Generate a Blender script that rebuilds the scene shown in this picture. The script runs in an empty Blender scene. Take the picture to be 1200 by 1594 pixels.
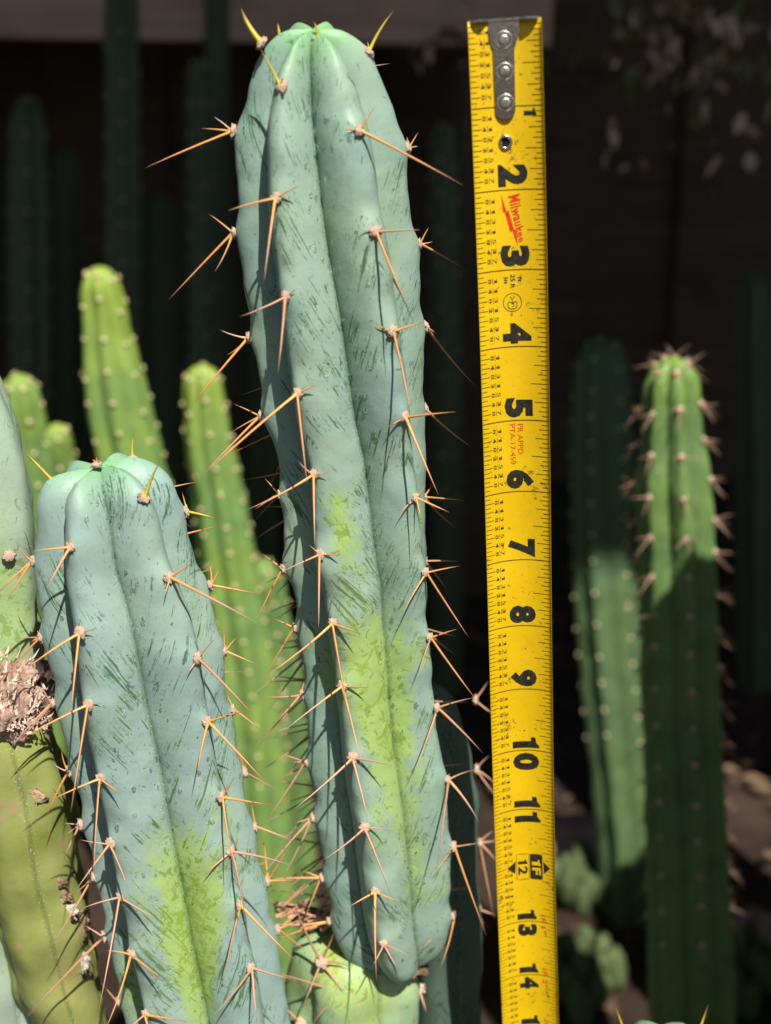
import bpy, bmesh, math, random
import numpy as np
from mathutils import Vector, Matrix, noise as mnoise

rng = random.Random(7)
sc = bpy.context.scene
COL = sc.collection
R_ = math.radians

# ------------------------------------------------------------------ camera, sky, sun, exposure
F, W0, H0 = 2076.0, 1200.0, 1594.0
PITCH, CAMH = R_(17.0), 0.75
CAM = Vector((0, 0, CAMH))
FWD = Vector((0, math.cos(PITCH), -math.sin(PITCH)))
DWN = Vector((0, -math.sin(PITCH), -math.cos(PITCH)))
RGT = Vector((1, 0, 0))
cd = bpy.data.cameras.new('camera')
cam = bpy.data.objects.new('camera', cd); COL.objects.link(cam)
cam.location = CAM; cam.rotation_euler = (R_(90) - PITCH, 0, 0)
cd.sensor_fit = 'VERTICAL'; cd.sensor_height = 24.0
cd.lens = 24.0 * F / H0
cd.clip_start = 0.02; cd.clip_end = 500
cd.dof.use_dof = True; cd.dof.focus_distance = 0.462
cd.dof.aperture_fstop = (cd.lens / 1000) / 0.0060
cd.dof.aperture_blades = 0
sc.camera = cam

SUN_EL, SUN_AZ = R_(54), R_(21)          # azimuth to the side of the camera's back
SUN = Vector((math.sin(SUN_AZ) * math.cos(SUN_EL), -math.cos(SUN_AZ) * math.cos(SUN_EL), math.sin(SUN_EL)))
world = bpy.data.worlds.new("World"); sc.world = world; world.use_nodes = True
wn = world.node_tree.nodes; wl = world.node_tree.links
sky = wn.new('ShaderNodeTexSky'); sky.sky_type = 'NISHITA'; sky.sun_disc = False
sky.sun_elevation = SUN_EL
sky.sun_rotation = math.atan2(SUN.x, SUN.y)
wl.new(sky.outputs[0], wn['Background'].inputs[0])
wn['Background'].inputs[1].default_value = 0.05
sd = bpy.data.lights.new('sun', 'SUN'); sd.energy = 5.0; sd.angle = R_(0.5); sd.color = (1.0, 0.945, 0.86)
sun = bpy.data.objects.new('sun', sd); COL.objects.link(sun)
sun.rotation_euler = SUN.to_track_quat('Z', 'Y').to_euler()
sc.view_settings.view_transform = 'Standard'; sc.view_settings.look = 'None'
sc.view_settings.gamma = 1; sc.view_settings.use_curve_mapping = False
sc.view_settings.exposure = 0.56
sc.cycles.use_denoising = True
sc.cycles.max_bounces = 8


# ------------------------------------------------------------------ helpers
def unp(px, py, Z):
    return CAM + FWD * Z + RGT * ((px - 600) / F * Z) + DWN * ((py - 797) / F * Z)


def proj(P):
    d = P - CAM; Z = d.dot(FWD)
    return 600 + F * d.dot(RGT) / Z, 797 + F * d.dot(DWN) / Z, Z


TA, TB, TC, TZ0 = -766.39, 121.92, 0.02165, 0.4058


def Zt(py):                               # depth of the tape's plane at an image height
    v = py - 797
    return TZ0 * (1 + TC * (v - TA) / (TB - TC * v))


def link(name, me, mat=None, parent=None):
    o = bpy.data.objects.new(name, me); COL.objects.link(o)
    if mat is not None and me is not None and not me.materials:
        me.materials.append(mat)
    if parent is not None:
        o.parent = parent
    return o


def tag(o, label=None, cat=None, group=None, kind=None):
    if label: o['label'] = label
    if cat: o['category'] = cat
    if group: o['group'] = group
    if kind: o['kind'] = kind
    return o


def thing(name, label, cat, loc=(0, 0, 0), group=None):
    o = bpy.data.objects.new(name, None); COL.objects.link(o); o.location = loc
    o.empty_display_size = 0.02
    return tag(o, label, cat, group)


def mesh_from(name, verts, faces, smooth=True):
    me = bpy.data.meshes.new(name)
    me.from_pydata([tuple(v) for v in verts], [], faces)
    if smooth:
        me.polygons.foreach_set('use_smooth', [True] * len(me.polygons))
    me.update()
    return me


def bm_mesh(name, bm, smooth=False):
    me = bpy.data.meshes.new(name); bm.to_mesh(me); bm.free()
    if smooth:
        me.polygons.foreach_set('use_smooth', [True] * len(me.polygons))
    return me


def box_bm(bm, c, size, rot=None, bevel=0.0):
    r = bmesh.ops.create_cube(bm, size=1.0)
    M = Matrix.Translation(Vector(c)) @ (rot or Matrix.Identity(4)) @ Matrix.Diagonal((*size, 1))
    bmesh.ops.transform(bm, matrix=M, verts=r['verts'])
    if bevel:
        es = set(e for v in r['verts'] for e in v.link_edges)
        bmesh.ops.bevel(bm, geom=list(es), offset=bevel, segments=2, affect='EDGES', profile=0.6)


def box(name, c, size, mat, parent=None, rot=None, bevel=0.003):
    bm = bmesh.new(); box_bm(bm, c, size, rot, bevel)
    return link(name, bm_mesh(name, bm), mat, parent)


class NT:
    def __init__(s, name):
        s.m = bpy.data.materials.new(name); s.m.use_nodes = True
        s.n = s.m.node_tree.nodes; s.l = s.m.node_tree.links
        s.b = s.n['Principled BSDF']

    def node(s, t, **kw):
        x = s.n.new(t)
        for k, v in kw.items(): setattr(x, k, v)
        return x

    def set(s, node, sock, val):
        i = node.inputs[sock]
        if hasattr(val, 'is_linked') or isinstance(val, bpy.types.NodeSocket): s.l.new(val, i)
        else: i.default_value = val
        return s

    def noise(s, vec, scale, detail=3, rough=0.55, dist=0.0):
        x = s.node('ShaderNodeTexNoise'); x.inputs['Scale'].default_value = scale
        x.inputs['Detail'].default_value = detail; x.inputs['Roughness'].default_value = rough
        x.inputs['Distortion'].default_value = dist
        if vec is not None: s.l.new(vec, x.inputs['Vector'])
        return x.outputs[0]

    def ramp(s, val, lo, hi, a=0.0, b=1.0):
        x = s.node('ShaderNodeMapRange'); x.interpolation_type = 'SMOOTHSTEP'
        s.set(x, 'Value', val)
        for k, v in (('From Min', lo), ('From Max', hi), ('To Min', a), ('To Max', b)): s.set(x, k, v)
        return x.outputs[0]

    def math(s, op, a, b=None):
        x = s.node('ShaderNodeMath'); x.operation = op
        s.set(x, 0, a)
        if b is not None: s.set(x, 1, b)
        return x.outputs[0]

    def mix(s, fac, a, b, mode='MIX'):
        x = s.node('ShaderNodeMix'); x.data_type = 'RGBA'; x.blend_type = mode
        s.set(x, 0, fac)
        for k, v in ((6, a), (7, b)):
            if isinstance(v, tuple): v = (*v[:3], 1)
            s.set(x, k, v)
        return x.outputs[2]

    def attr(s, name):
        x = s.node('ShaderNodeAttribute'); x.attribute_name = name
        return x

    def sep(s, v):
        x = s.node('ShaderNodeSeparateXYZ'); s.l.new(v, x.inputs[0]); return x.outputs

    def scale(s, v, sx, sy, sz):
        x = s.node('ShaderNodeVectorMath'); x.operation = 'MULTIPLY'
        s.l.new(v, x.inputs[0]); x.inputs[1].default_value = (sx, sy, sz); return x.outputs[0]

    def obj(s):
        return s.node('ShaderNodeTexCoord').outputs['Object']

    def rand(s):
        return s.node('ShaderNodeObjectInfo').outputs['Random']

    def bump(s, h, strength, dist):
        x = s.node('ShaderNodeBump'); x.inputs['Strength'].default_value = strength
        x.inputs['Distance'].default_value = dist; s.l.new(h, x.inputs['Height'])
        s.l.new(x.outputs[0], s.b.inputs['Normal'])

    def out(s, col=None, rough=None, spec=None, metal=None):
        for k, v in (('Base Color', col), ('Roughness', rough), ('Specular IOR Level', spec), ('Metallic', metal)):
            if v is None: continue
            if isinstance(v, tuple): v = (*v[:3], 1)
            s.set(s.b, k, v)
        return s.m


def plain(name, col, rough=0.6, spec=0.4, metal=0.0, var=0.0, vscale=60, bump=0.0, bscale=300, bdist=0.0005):
    t = NT(name); o = t.obj()
    c = col
    if var:
        n = t.noise(o, vscale, 4, 0.6)
        c = t.mix(t.ramp(n, 0.3, 0.7), tuple(x * (1 - var) for x in col), tuple(min(1, x * (1 + var)) for x in col))
    if bump: t.bump(t.noise(o, bscale, 4, 0.6), bump, bdist)
    return t.out(c, rough, spec, metal)


# ------------------------------------------------------------------ materials
def skin(name, bloom, bloom2, under, fresh, yellow, streak=0.5, streak_on=True, rough=0.47, scar=0.0):
    """Waxy cactus skin: powdery bloom, washed-off streaks, fresh green tip, yellowed patches."""
    t = NT(name)
    fl = t.attr('flow').outputs['Vector']; sk = t.sep(t.attr('skin').outputs['Vector'])
    ob = t.obj()
    big = t.noise(ob, 28, 4, 0.6)
    c = t.mix(t.ramp(big, 0.32, 0.68), bloom, bloom2)
    if streak_on:
        rub = t.noise(t.scale(fl, 14, 70, 30), 1.0, 5, .65, .5)
        c = t.mix(t.ramp(rub, .46, .72, 0, .5), c, (bloom[0] * .82, bloom[1] * .93, bloom[2] * .62))
        pow_ = t.noise(ob, 75, 6, .7, .3)
        c = t.mix(t.ramp(pow_, .52, .74, 0, .45), c, tuple(min(1, x * 1.22) for x in bloom2))
    c = t.mix(t.math('MULTIPLY', sk[1], 0.9), c, fresh)
    yk = t.math('MULTIPLY', sk[0], t.ramp(sk[2], 0, .9, .62, 1.1))
    yn = t.math('ADD', t.math('MULTIPLY', t.noise(ob, 110, 6, 0.7, 0.8), .5), t.math('MULTIPLY', t.noise(t.scale(fl, 60, 330, 60), 1.0, 5, .7, .6), .5))
    yf = t.ramp(t.math('ADD', t.math('MULTIPLY', yk, 1.15), t.math('MULTIPLY', t.math('SUBTRACT', yn, 0.5), 3.0)), 0.28, 1.0)
    yf = t.math('MULTIPLY', yf, t.ramp(sk[0], 0.05, 0.35))
    c = t.mix(t.math('MULTIPLY', yf, 0.72), c, yellow)
    # fine powder mottling
    fine = t.noise(ob, 900, 3, 0.7)
    c = t.mix(t.ramp(fine, 0.35, 0.75, 0.0, 0.22), c, tuple(min(1, x * 1.35) for x in bloom))
    m = None
    if streak_on:
        rag = t.noise(ob, 1100, 3, 0.7)
        dens = t.noise(ob, 42, 4, 0.62)
        fine_d = t.noise(ob, 130, 2, 0.5)
        cover = t.ramp(t.math('ADD', t.math('MULTIPLY', dens, .72), t.math('MULTIPLY', fine_d, .28)), 0.40, 0.62)
        wig = t.math('MULTIPLY', t.math('SUBTRACT', rag, .5), .12)
        s1 = t.noise(t.scale(fl, 33, 950, 60), 1.0, 5, 0.72, 0.8)
        m1 = t.ramp(t.math('ADD', t.math('SUBTRACT', s1, t.ramp(cover, 0, 1, 0.69 - 0.03 * streak, 0.552 - 0.03 * streak)), wig), 0.0, 0.04)
        s3 = t.noise(t.scale(fl, 150, 520, 90), 1.0, 4, 0.7, 1.2)
        m4 = t.ramp(t.math('ADD', t.math('SUBTRACT', s3, t.ramp(cover, 0, 1, 0.74, 0.60)), wig), 0.0, 0.035)
        s2 = t.noise(t.scale(fl, 420, 1300, 300), 1.0, 3, 0.65, 0.5)
        m2 = t.ramp(t.math('ADD', t.math('SUBTRACT', s2, t.ramp(cover, 0, 1, 0.70, 0.595)), wig), 0.0, 0.04)
        m1 = t.math('MAXIMUM', m1, m4)
        blot = t.noise(ob, 210, 5, 0.66, 1.0)
        m3 = t.ramp(t.math('ADD', blot, t.math('MULTIPLY', sk[0], 0.12)), 0.665, 0.69)
        m = t.math('MAXIMUM', t.math('MAXIMUM', m1, t.math('MULTIPLY', m2, 0.75)), t.math('MULTIPLY', m3, 0.8))
        un = t.mix(t.math('MULTIPLY', sk[0], 0.7), under, tuple(0.7 * x for x in yellow))
        c = t.mix(t.math('MULTIPLY', m, 0.92), c, un)
    if streak_on:
        ck = t.ramp(t.math('ADD', t.noise(ob, 330, 5, .7, .6), t.math('MULTIPLY', sk[0], .05)), .70, .735)
        c = t.mix(t.math('MULTIPLY', ck, .7), c, (.30, .27, .13))
    # furrow shade painted in as a darker line, with pale specks
    g = t.ramp(sk[2], 0.86, 1.0)
    c = t.mix(t.math('MULTIPLY', g, 0.45), c, under)
    sp = t.ramp(t.noise(ob, 1500, 2, 0.6), 0.60, 0.68)
    c = t.mix(t.math('MULTIPLY', t.math('MULTIPLY', sp, t.ramp(sk[2], 0.7, 0.92)), 0.7), c, (0.5, 0.62, 0.45))
    if scar:
        sn = t.noise(ob, 60, 5, 0.6, 0.4)
        sf = t.ramp(sn, 0.61, 0.68)
        c = t.mix(t.math('MULTIPLY', sf, scar), c, (0.32, 0.22, 0.13))
    hb = t.math('ADD', t.noise(ob, 260, 4, 0.6), t.math('MULTIPLY', fine, 0.25))
    t.bump(hb, 0.2, 0.0009)
    rr = t.math('SUBTRACT', rough, t.math('MULTIPLY', m, 0.3)) if m is not None else rough
    t.out(c, rr, 0.28)
    return t.m


M_BLUE = skin('blue_green_waxy_skin', (0.215, 0.325, 0.285), (0.28, 0.38, 0.275), (0.050, 0.125, 0.045), (0.17, 0.43, 0.13), (0.33, 0.46, 0.05), 0.5)
M_BLUE2 = skin('grey_blue_waxy_skin', (0.232, 0.335, 0.318), (0.28, 0.38, 0.305), (0.045, 0.125, 0.045), (0.16, 0.40, 0.15), (0.33, 0.46, 0.045), 0.6)
M_PALE = skin('pale_grey_green_skin', (0.33, 0.40, 0.33), (0.26, 0.38, 0.25), (0.14, 0.22, 0.08), (0.30, 0.45, 0.2), (0.27, 0.40, 0.10), 0.2, True, 0.6)
M_OLD = skin('old_olive_skin', (0.20, 0.235, 0.055), (0.25, 0.275, 0.095), (0.08, 0.11, 0.02), (0.2, 0.25, 0.07), (0.34, 0.31, 0.10), 0.3, False, 0.45, 0.9)
M_STUB = skin('yellow_green_skin', (0.29, 0.40, 0.17), (0.25, 0.40, 0.26), (0.09, 0.17, 0.05), (0.3, 0.4, 0.1), (0.40, 0.45, 0.07), 0.4, True, 0.5, 0.3)
M_LIME = skin('bright_lime_skin', (0.20, 0.30, 0.06), (0.13, 0.24, 0.075), (0.05, 0.12, 0.03), (0.26, 0.34, 0.045), (0.4, 0.45, 0.06), 0.2, False, 0.5)
M_GREEN = skin('mid_green_skin', (0.135, 0.215, 0.062), (0.105, 0.19, 0.07), (0.03, 0.07, 0.02), (0.17, 0.29, 0.035), (0.3, 0.45, 0.06), 0.25, True, 0.42)
M_SHADE = skin('shade_darkened_skin', (0.075, 0.115, 0.09), (0.065, 0.10, 0.075), (0.03, 0.06, 0.03), (0.08, 0.15, 0.06), (0.2, 0.25, 0.05), 0.3, True, 0.5)  # skin darkened to stand in for shade on the half hidden stem
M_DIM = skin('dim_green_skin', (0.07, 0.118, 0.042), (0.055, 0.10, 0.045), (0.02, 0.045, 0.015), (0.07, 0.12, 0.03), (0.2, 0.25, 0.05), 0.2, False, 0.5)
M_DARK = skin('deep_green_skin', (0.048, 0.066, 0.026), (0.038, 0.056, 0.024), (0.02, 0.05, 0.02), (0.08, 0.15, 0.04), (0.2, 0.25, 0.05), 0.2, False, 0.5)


def spine_mat(name, base, mid, tip, age=1.0):
    t = NT(name); z = t.sep(t.obj())[2]; r = t.rand()
    c = t.mix(t.ramp(z, 0.0, 0.45), base, mid)
    c = t.mix(t.ramp(z, 0.6, 1.0), c, tip)
    n = t.noise(t.scale(t.obj(), 1.5, 1.5, 16), 1.0, 3, 0.7)
    c = t.mix(t.ramp(n, 0.52, 0.75, 0, 0.55), c, tuple(0.35 * x for x in mid))
    c = t.mix(t.ramp(r, 0.2, 1, 0.0, 0.6 * age), c, tuple(x * 0.42 for x in mid))
    c = t.mix(t.math('MULTIPLY', t.ramp(t.math('FRACT', t.math('MULTIPLY', r, 17.3)), .55, 1), t.ramp(z, .1, .9, .15 * age, .75 * age)), c, (.40, .30, .25))
    return t.out(c, 0.42, 0.45)


S_YOUNG = spine_mat('young_spine', (0.52, 0.47, 0.035), (0.46, 0.36, 0.03), (0.16, 0.07, 0.015), .15)
S_AMBER = spine_mat('amber_spine', (0.66, 0.34, 0.075), (0.62, 0.27, 0.085), (0.26, 0.09, 0.04))
S_OLD = spine_mat('weathered_spine', (0.55, 0.28, 0.14), (0.52, 0.27, 0.17), (0.20, 0.10, 0.08))
S_DULL = spine_mat('dull_brown_spine', (0.52, 0.32, 0.20), (0.46, 0.28, 0.18), (0.22, 0.12, 0.08))
M_WOOL = plain('areole_wool', (0.86, 0.58, 0.44), 0.95, 0.1, 0, 0.3, 420, 0.9, 1800, 0.0006)
M_WOOL2 = plain('cream_areole_wool', (0.62, 0.55, 0.30), 0.95, 0.1, 0, 0.3, 500, 0.6, 900, 0.0006)


# ------------------------------------------------------------------ ribbed stems
def pchip(x, y, xs):
    x = np.asarray(x, float); y = np.asarray(y, float)
    h = np.diff(x); d = np.diff(y) / h
    m = np.zeros(len(x))
    if len(x) == 2: m[:] = d[0]
    else:
        for i in range(1, len(x) - 1):
            if d[i - 1] * d[i] > 0:
                w1, w2 = 2 * h[i] + h[i - 1], h[i] + 2 * h[i - 1]
                m[i] = (w1 + w2) / (w1 / d[i - 1] + w2 / d[i])
        m[0], m[-1] = d[0], d[-1]
    k = np.clip(np.searchsorted(x, xs) - 1, 0, len(x) - 2)
    t = (xs - x[k]) / h[k]
    return ((2 * t ** 3 - 3 * t ** 2 + 1) * y[k] + (t ** 3 - 2 * t ** 2 + t) * h[k] * m[k]
            + (-2 * t ** 3 + 3 * t ** 2) * y[k + 1] + (t ** 3 - t ** 2) * h[k] * m[k + 1])


class Stem:
    """A ribbed column swept along an axis of (point, radius) from tip to base."""

    def __init__(s, axis, crests, grooves=None, D=0.3, p=1.3, rings=220, m=10, bumps=None, bump_h=0.0011, wob=0.0006, seed=0, alpha=24, tint=(), tip_len=0.03, lift=0.0):
        s.lift = lift; s.rmax = max(a[1] for a in axis)
        P = np.array([list(a[0]) for a in axis]); r = np.array([a[1] for a in axis])
        q = np.concatenate([[0], np.cumsum(np.sqrt((np.diff(P, axis=0) ** 2).sum(1) + np.diff(r) ** 2) + 1e-6)])
        fine = np.linspace(0, q[-1], 3000)
        PP = np.stack([pchip(q, P[:, k], fine) for k in range(3)], 1); rr = np.maximum(pchip(q, r, fine), 1e-5)
        L = np.concatenate([[0], np.cumsum(np.sqrt((np.diff(PP, axis=0) ** 2).sum(1) + np.diff(rr) ** 2))])
        at = np.linspace(0, L[-1], rings)
        s.P = np.stack([np.interp(at, L, PP[:, k]) for k in range(3)], 1); s.r = np.interp(at, L, rr); s.s = at; s.N = rings
        T = np.gradient(s.P, axis=0)
        k = 9
        Tp = np.pad(T, ((k, k), (0, 0)), mode='edge')
        T = np.stack([np.convolve(Tp[:, i], np.ones(2 * k + 1) / (2 * k + 1), 'valid') for i in range(3)], 1)
        T /= np.linalg.norm(T, axis=1)[:, None]
        up = -T
        Fd = np.array(CAM) - s.P; Fd[:, :] = Fd[len(Fd) // 3]      # one facing for the whole stem
        Fd = Fd - (Fd * up).sum(1)[:, None] * up; Fd /= np.linalg.norm(Fd, axis=1)[:, None]
        s.Fd, s.Rg, s.up = Fd, np.cross(up, Fd), up
        s.py = np.array([proj(Vector(a))[1] for a in s.P])
        s.C = np.array([crests(i, s) for i in range(rings)])        # rings x n, degrees, ascending
        n = s.C.shape[1]; s.n = n
        G = np.zeros((rings, n))
        for j in range(n):                                          # groove j lies between crest j and j+1
            nxt = s.C[:, (j + 1) % n] + (360 if j == n - 1 else 0)
            G[:, j] = (s.C[:, j] + nxt) / 2
        if grooves:
            for j, fn in grooves.items():
                G[:, j] = [fn(i, s) for i in range(rings)]
        s.G = G; s.D, s.p, s.m = D, p, m
        s.seed = seed; s.wob = wob; s.bumps = bumps or {}; s.bump_h = bump_h; s.alpha = R_(alpha); s.tint = tint; s.tip_len = tip_len

    def bump(s, i, j):
        b = 0.0
        for ss in s.bumps.get(j, ()):
            d = (s.s[i] - ss)
            b += math.exp(-(d / 0.0055) ** 2) - 0.55 * math.exp(-((d + 0.008) / 0.0045) ** 2)
        return b * s.bump_h

    def rad(s, i, u, j=None):
        D = s.D(s, i) if callable(s.D) else s.D
        p = s.p(s, i) if callable(s.p) else s.p
        e = 0.10                                    # rounded crest, then even faces down to a V furrow
        g = (math.sqrt(u * u + e * e) - e) / (math.sqrt(1 + e * e) - e)
        r = s.r[i] * (1 - D * g ** p)
        if j is not None:
            r += s.bump(i, j) * max(0, 1 - u * 1.5) ** 2 * min(1, s.r[i] / 0.012)
        return r

    def point(s, i, phi, r):
        a = R_(phi)
        return s.P[i] + r * (math.sin(a) * s.Rg[i] + math.cos(a) * s.Fd[i])

    def crest(s, i, j):
        return Vector(s.point(i, s.C[i, j], s.rad(i, 0, j)))

    def crest_normal(s, i, j):
        a = R_(s.C[i, j]); d = math.sin(a) * s.Rg[i] + math.cos(a) * s.Fd[i]
        i2 = min(i + 2, s.N - 1); i1 = max(i - 2, 0)
        t = np.array(s.crest(i2, j) - s.crest(i1, j)); nrm = d - t * (t @ d) / max(t @ t, 1e-12)
        return Vector(nrm).normalized()

    def ring_at_y(s, py, j):
        ys = [proj(s.crest(i, j))[1] for i in range(0, s.N)]
        return int(np.argmin(np.abs(np.array(ys) - py)))

    def ring_at_s(s, ss):
        return int(np.argmin(np.abs(s.s - ss)))

    def mesh(s, name):
        n, m = s.n, s.m; K = n * 2 * m
        V, flow, skn = [], [], []
        ca, sa = math.cos(s.alpha), math.sin(s.alpha)
        for i in range(s.N):
            tipf = max(0.0, 1 - s.s[i] / s.tip_len) ** 1.2 if s.tip_len else 0
            for j in range(n):
                c0 = s.C[i, j]; g0 = s.G[i, j - 1] - (360 if j == 0 else 0); g1 = s.G[i, j]
                for side in (0, 1):
                    for k in range(m):
                        if side == 0: u = 1 - k / m; phi = c0 + (g0 - c0) * u; sg = -1
                        else: u = k / m; phi = c0 + (g1 - c0) * u; sg = 1
                        q = s.point(i, phi, s.rad(i, u, j))
                        nz = mnoise.noise(Vector(q) * 55 + Vector((s.seed, 0, 0))) * s.wob * 2.2 + mnoise.noise(Vector(q) * 170 + Vector((0, s.seed, 0))) * s.wob * 0.7
                        nz *= min(1, s.r[i] / 0.015)
                        if s.lift: q = q + s.up[i] * (s.lift * (.55 - u) * math.exp(-((s.r[i] / s.rmax - .42) / .26) ** 2) * (1 if s.s[i] < s.rmax * 2.2 else 0))
                        a = R_(phi); q = q + nz * (math.sin(a) * s.Rg[i] + math.cos(a) * s.Fd[i])
                        V.append(q)
                        w = u * s.r[i] * 0.6
                        flow.append((s.s[i] * ca + w * sa, -s.s[i] * sa + w * ca + 0.31 * j, sg * w * 1.0 + j * 1.7))
                        ti = 0.0
                        if s.tint:
                            x, y, _ = proj(Vector(q))
                            for (tx, ty, sx, sy, am) in s.tint:
                                ti += am * math.exp(-((x - tx) / sx) ** 2 - ((y - ty) / sy) ** 2)
                        skn.append((min(ti, 1.3), tipf, u))
        Fc = []
        for i in range(s.N - 1):
            for k in range(K):
                k2 = (k + 1) % K
                Fc.append((i * K + k, (i + 1) * K + k, (i + 1) * K + k2, i * K + k2))
        V.append(s.P[0] + s.up[0] * 0.0); V.append(s.P[-1])
        flow += [(0, 0, 0)] * 2; skn += [(0, 1 if s.tip_len else 0, 0)] * 2
        a, b = len(V) - 2, len(V) - 1
        for k in range(K):
            Fc.append((a, k, (k + 1) % K)); Fc.append((b, (s.N - 1) * K + (k + 1) % K, (s.N - 1) * K + k))
        me = mesh_from(name, V, Fc)
        for nm, dat in (('flow', flow), ('skin', skn)):
            at = me.attributes.new(nm, 'FLOAT_VECTOR', 'POINT')
            at.data.foreach_set('vector', np.array(dat, np.float32).ravel())
        se = me.attributes.new('sharp_edge', 'BOOLEAN', 'EDGE')
        ev = np.zeros(len(me.edges) * 2, np.int32); me.edges.foreach_get('vertices', ev); ev = ev.reshape(-1, 2)
        gk = (ev[:, 0] % K) % (2 * m) == 0
        sh = gk & (ev[:, 0] % K == ev[:, 1] % K) & (ev.max(1) < s.N * K) & (ev.min(1) > K * 6)
        se.data.foreach_set('value', sh)
        return me


def const_crests(n, phase):
    step = 360 / n
    base = sorted(((phase + k * step + 180) % 360) - 180 for k in range(n))
    return lambda i, s: base


def ground_run(axis, zend=-0.02, n=3, r_end=None):
    """carry an axis on down to the ground"""
    p, r = axis[-1]; d = (p - axis[-2][0]).normalized()
    d = (d + Vector((0, 0, -1.2))).normalized()
    L = (p.z - zend) / -d.z
    for k in range(1, n + 1):
        axis.append((p + d * (L * k / n), r if r_end is None else r + (r_end - r) * k / n))
    return axis


def px_axis(rows, Zf):
    return [(unp(cx, py, Zf(py)), max(hw, 0.5) * Zf(py) / F) for (py, cx, hw) in rows]


def dome_axis(pts, R, dome=1.15, neck=0.88):
    """axis with a rounded tip: pts top->bottom (Vector), R radius (or list)"""
    Rs = R if isinstance(R, (list, tuple)) else [R] * len(pts)
    d = (pts[1] - pts[0]).normalized(); out = []
    h = dome * Rs[0]
    for q in (0.0, 0.03, 0.1, 0.22, 0.4, 0.62, 0.85):
        out.append((pts[0] + d * (h * q), max(1e-4, Rs[0] * neck * math.sqrt(max(0, 1 - (1 - q) ** 2)) ** 1.0)))
    out.append((pts[0] + d * (h * 1.5), Rs[0] * 0.95))
    L0 = h * 2.2
    out.append((pts[0] + d * L0, Rs[0]))
    for p, r in zip(pts[1:], Rs[1:]):
        if (p - pts[0]).length > L0 * 1.3: out.append((p, r))
    return out


# spines and areoles --------------------------------------------------------
def spine_mesh(name, seed, mat):
    rg = random.Random(seed); V, Fc = [], []
    prof = [(0, 1.25), (0.035, 1.05), (0.12, 0.92), (0.3, 0.8), (0.5, 0.66), (0.7, 0.47), (0.88, 0.25), (1.0, 0.03)]
    bx, by = rg.uniform(-.07, .07), rg.uniform(-.07, .07); K = 7
    for i, (z, r) in enumerate(prof):
        r *= rg.uniform(0.93, 1.07)
        for k in range(K):
            a = 2 * math.pi * k / K
            # x, y are scaled by thickness, so the bow is written in thickness units
            V.append((r * math.cos(a) + bx * 60 * z * (1 - z), r * math.sin(a) + by * 60 * z * (1 - z), z))
    for i in range(len(prof) - 1):
        for k in range(K):
            Fc.append((i * K + k, i * K + (k + 1) % K, (i + 1) * K + (k + 1) % K, (i + 1) * K + k))
    me = mesh_from(name, V, Fc); me.materials.append(mat); return me


SP = {m: [spine_mesh('spine', 11 * q + i, mt) for i in range(5)]
      for q, (m, mt) in enumerate((('y', S_YOUNG), ('a', S_AMBER), ('o', S_OLD), ('d', S_DULL)))}


def wool_mesh(name, seed, mat, sub=2, fuzz=0.0):
    rg = random.Random(seed); bm = bmesh.new(); bmesh.ops.create_icosphere(bm, subdivisions=sub, radius=1.0)
    for v in bm.verts:
        d = v.co.normalized()
        k = 1 + 0.34 * mnoise.noise(d * 2.3 + Vector((seed, 0, 0))) + 0.24 * mnoise.noise(d * 6 + Vector((0, seed, 0)))
        k *= 1 + fuzz * rg.choice((0, 0, 0, .4, 1)) * rg.random()
        v.co = d * k; v.co.z *= 0.5
    me = bm_mesh(name, bm, True); me.materials.append(mat); return me


WOOL = [wool_mesh('areole', i * 3.1, M_WOOL, 3, .5) for i in range(4)]
DOT = [wool_mesh('areole', 9 + i * 3.1, M_WOOL2, 1) for i in range(2)]


def put_areole(parent, P, N, size, pool=WOOL):
    o = bpy.data.objects.new('areole', rng.choice(pool)); COL.objects.link(o)
    q = N.to_track_quat('Z', 'Y') @ Matrix.Rotation(rng.uniform(0, 6.28), 3, 'Z').to_quaternion()
    o.rotation_mode = 'QUATERNION'; o.rotation_quaternion = q
    o.location = P + N * size * 0.12; o.scale = (size, size, size); o.parent = parent
    return o


def put_spine(parent_areole, A, B, thick, kind):
    """a spine from A to B; child of its areole, placed in world terms"""
    o = bpy.data.objects.new('spine', rng.choice(SP[kind])); COL.objects.link(o)
    d = B - A; L = d.length
    q = d.to_track_quat('Z', 'Y')
    Mw = Matrix.LocRotScale(A, q, Vector((thick, thick, L)))
    pm = Matrix.LocRotScale(parent_areole.location, parent_areole.rotation_quaternion, parent_areole.scale)
    o.parent = parent_areole
    o.matrix_parent_inverse = pm.inverted()
    o.matrix_basis = Mw
    return o


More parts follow.
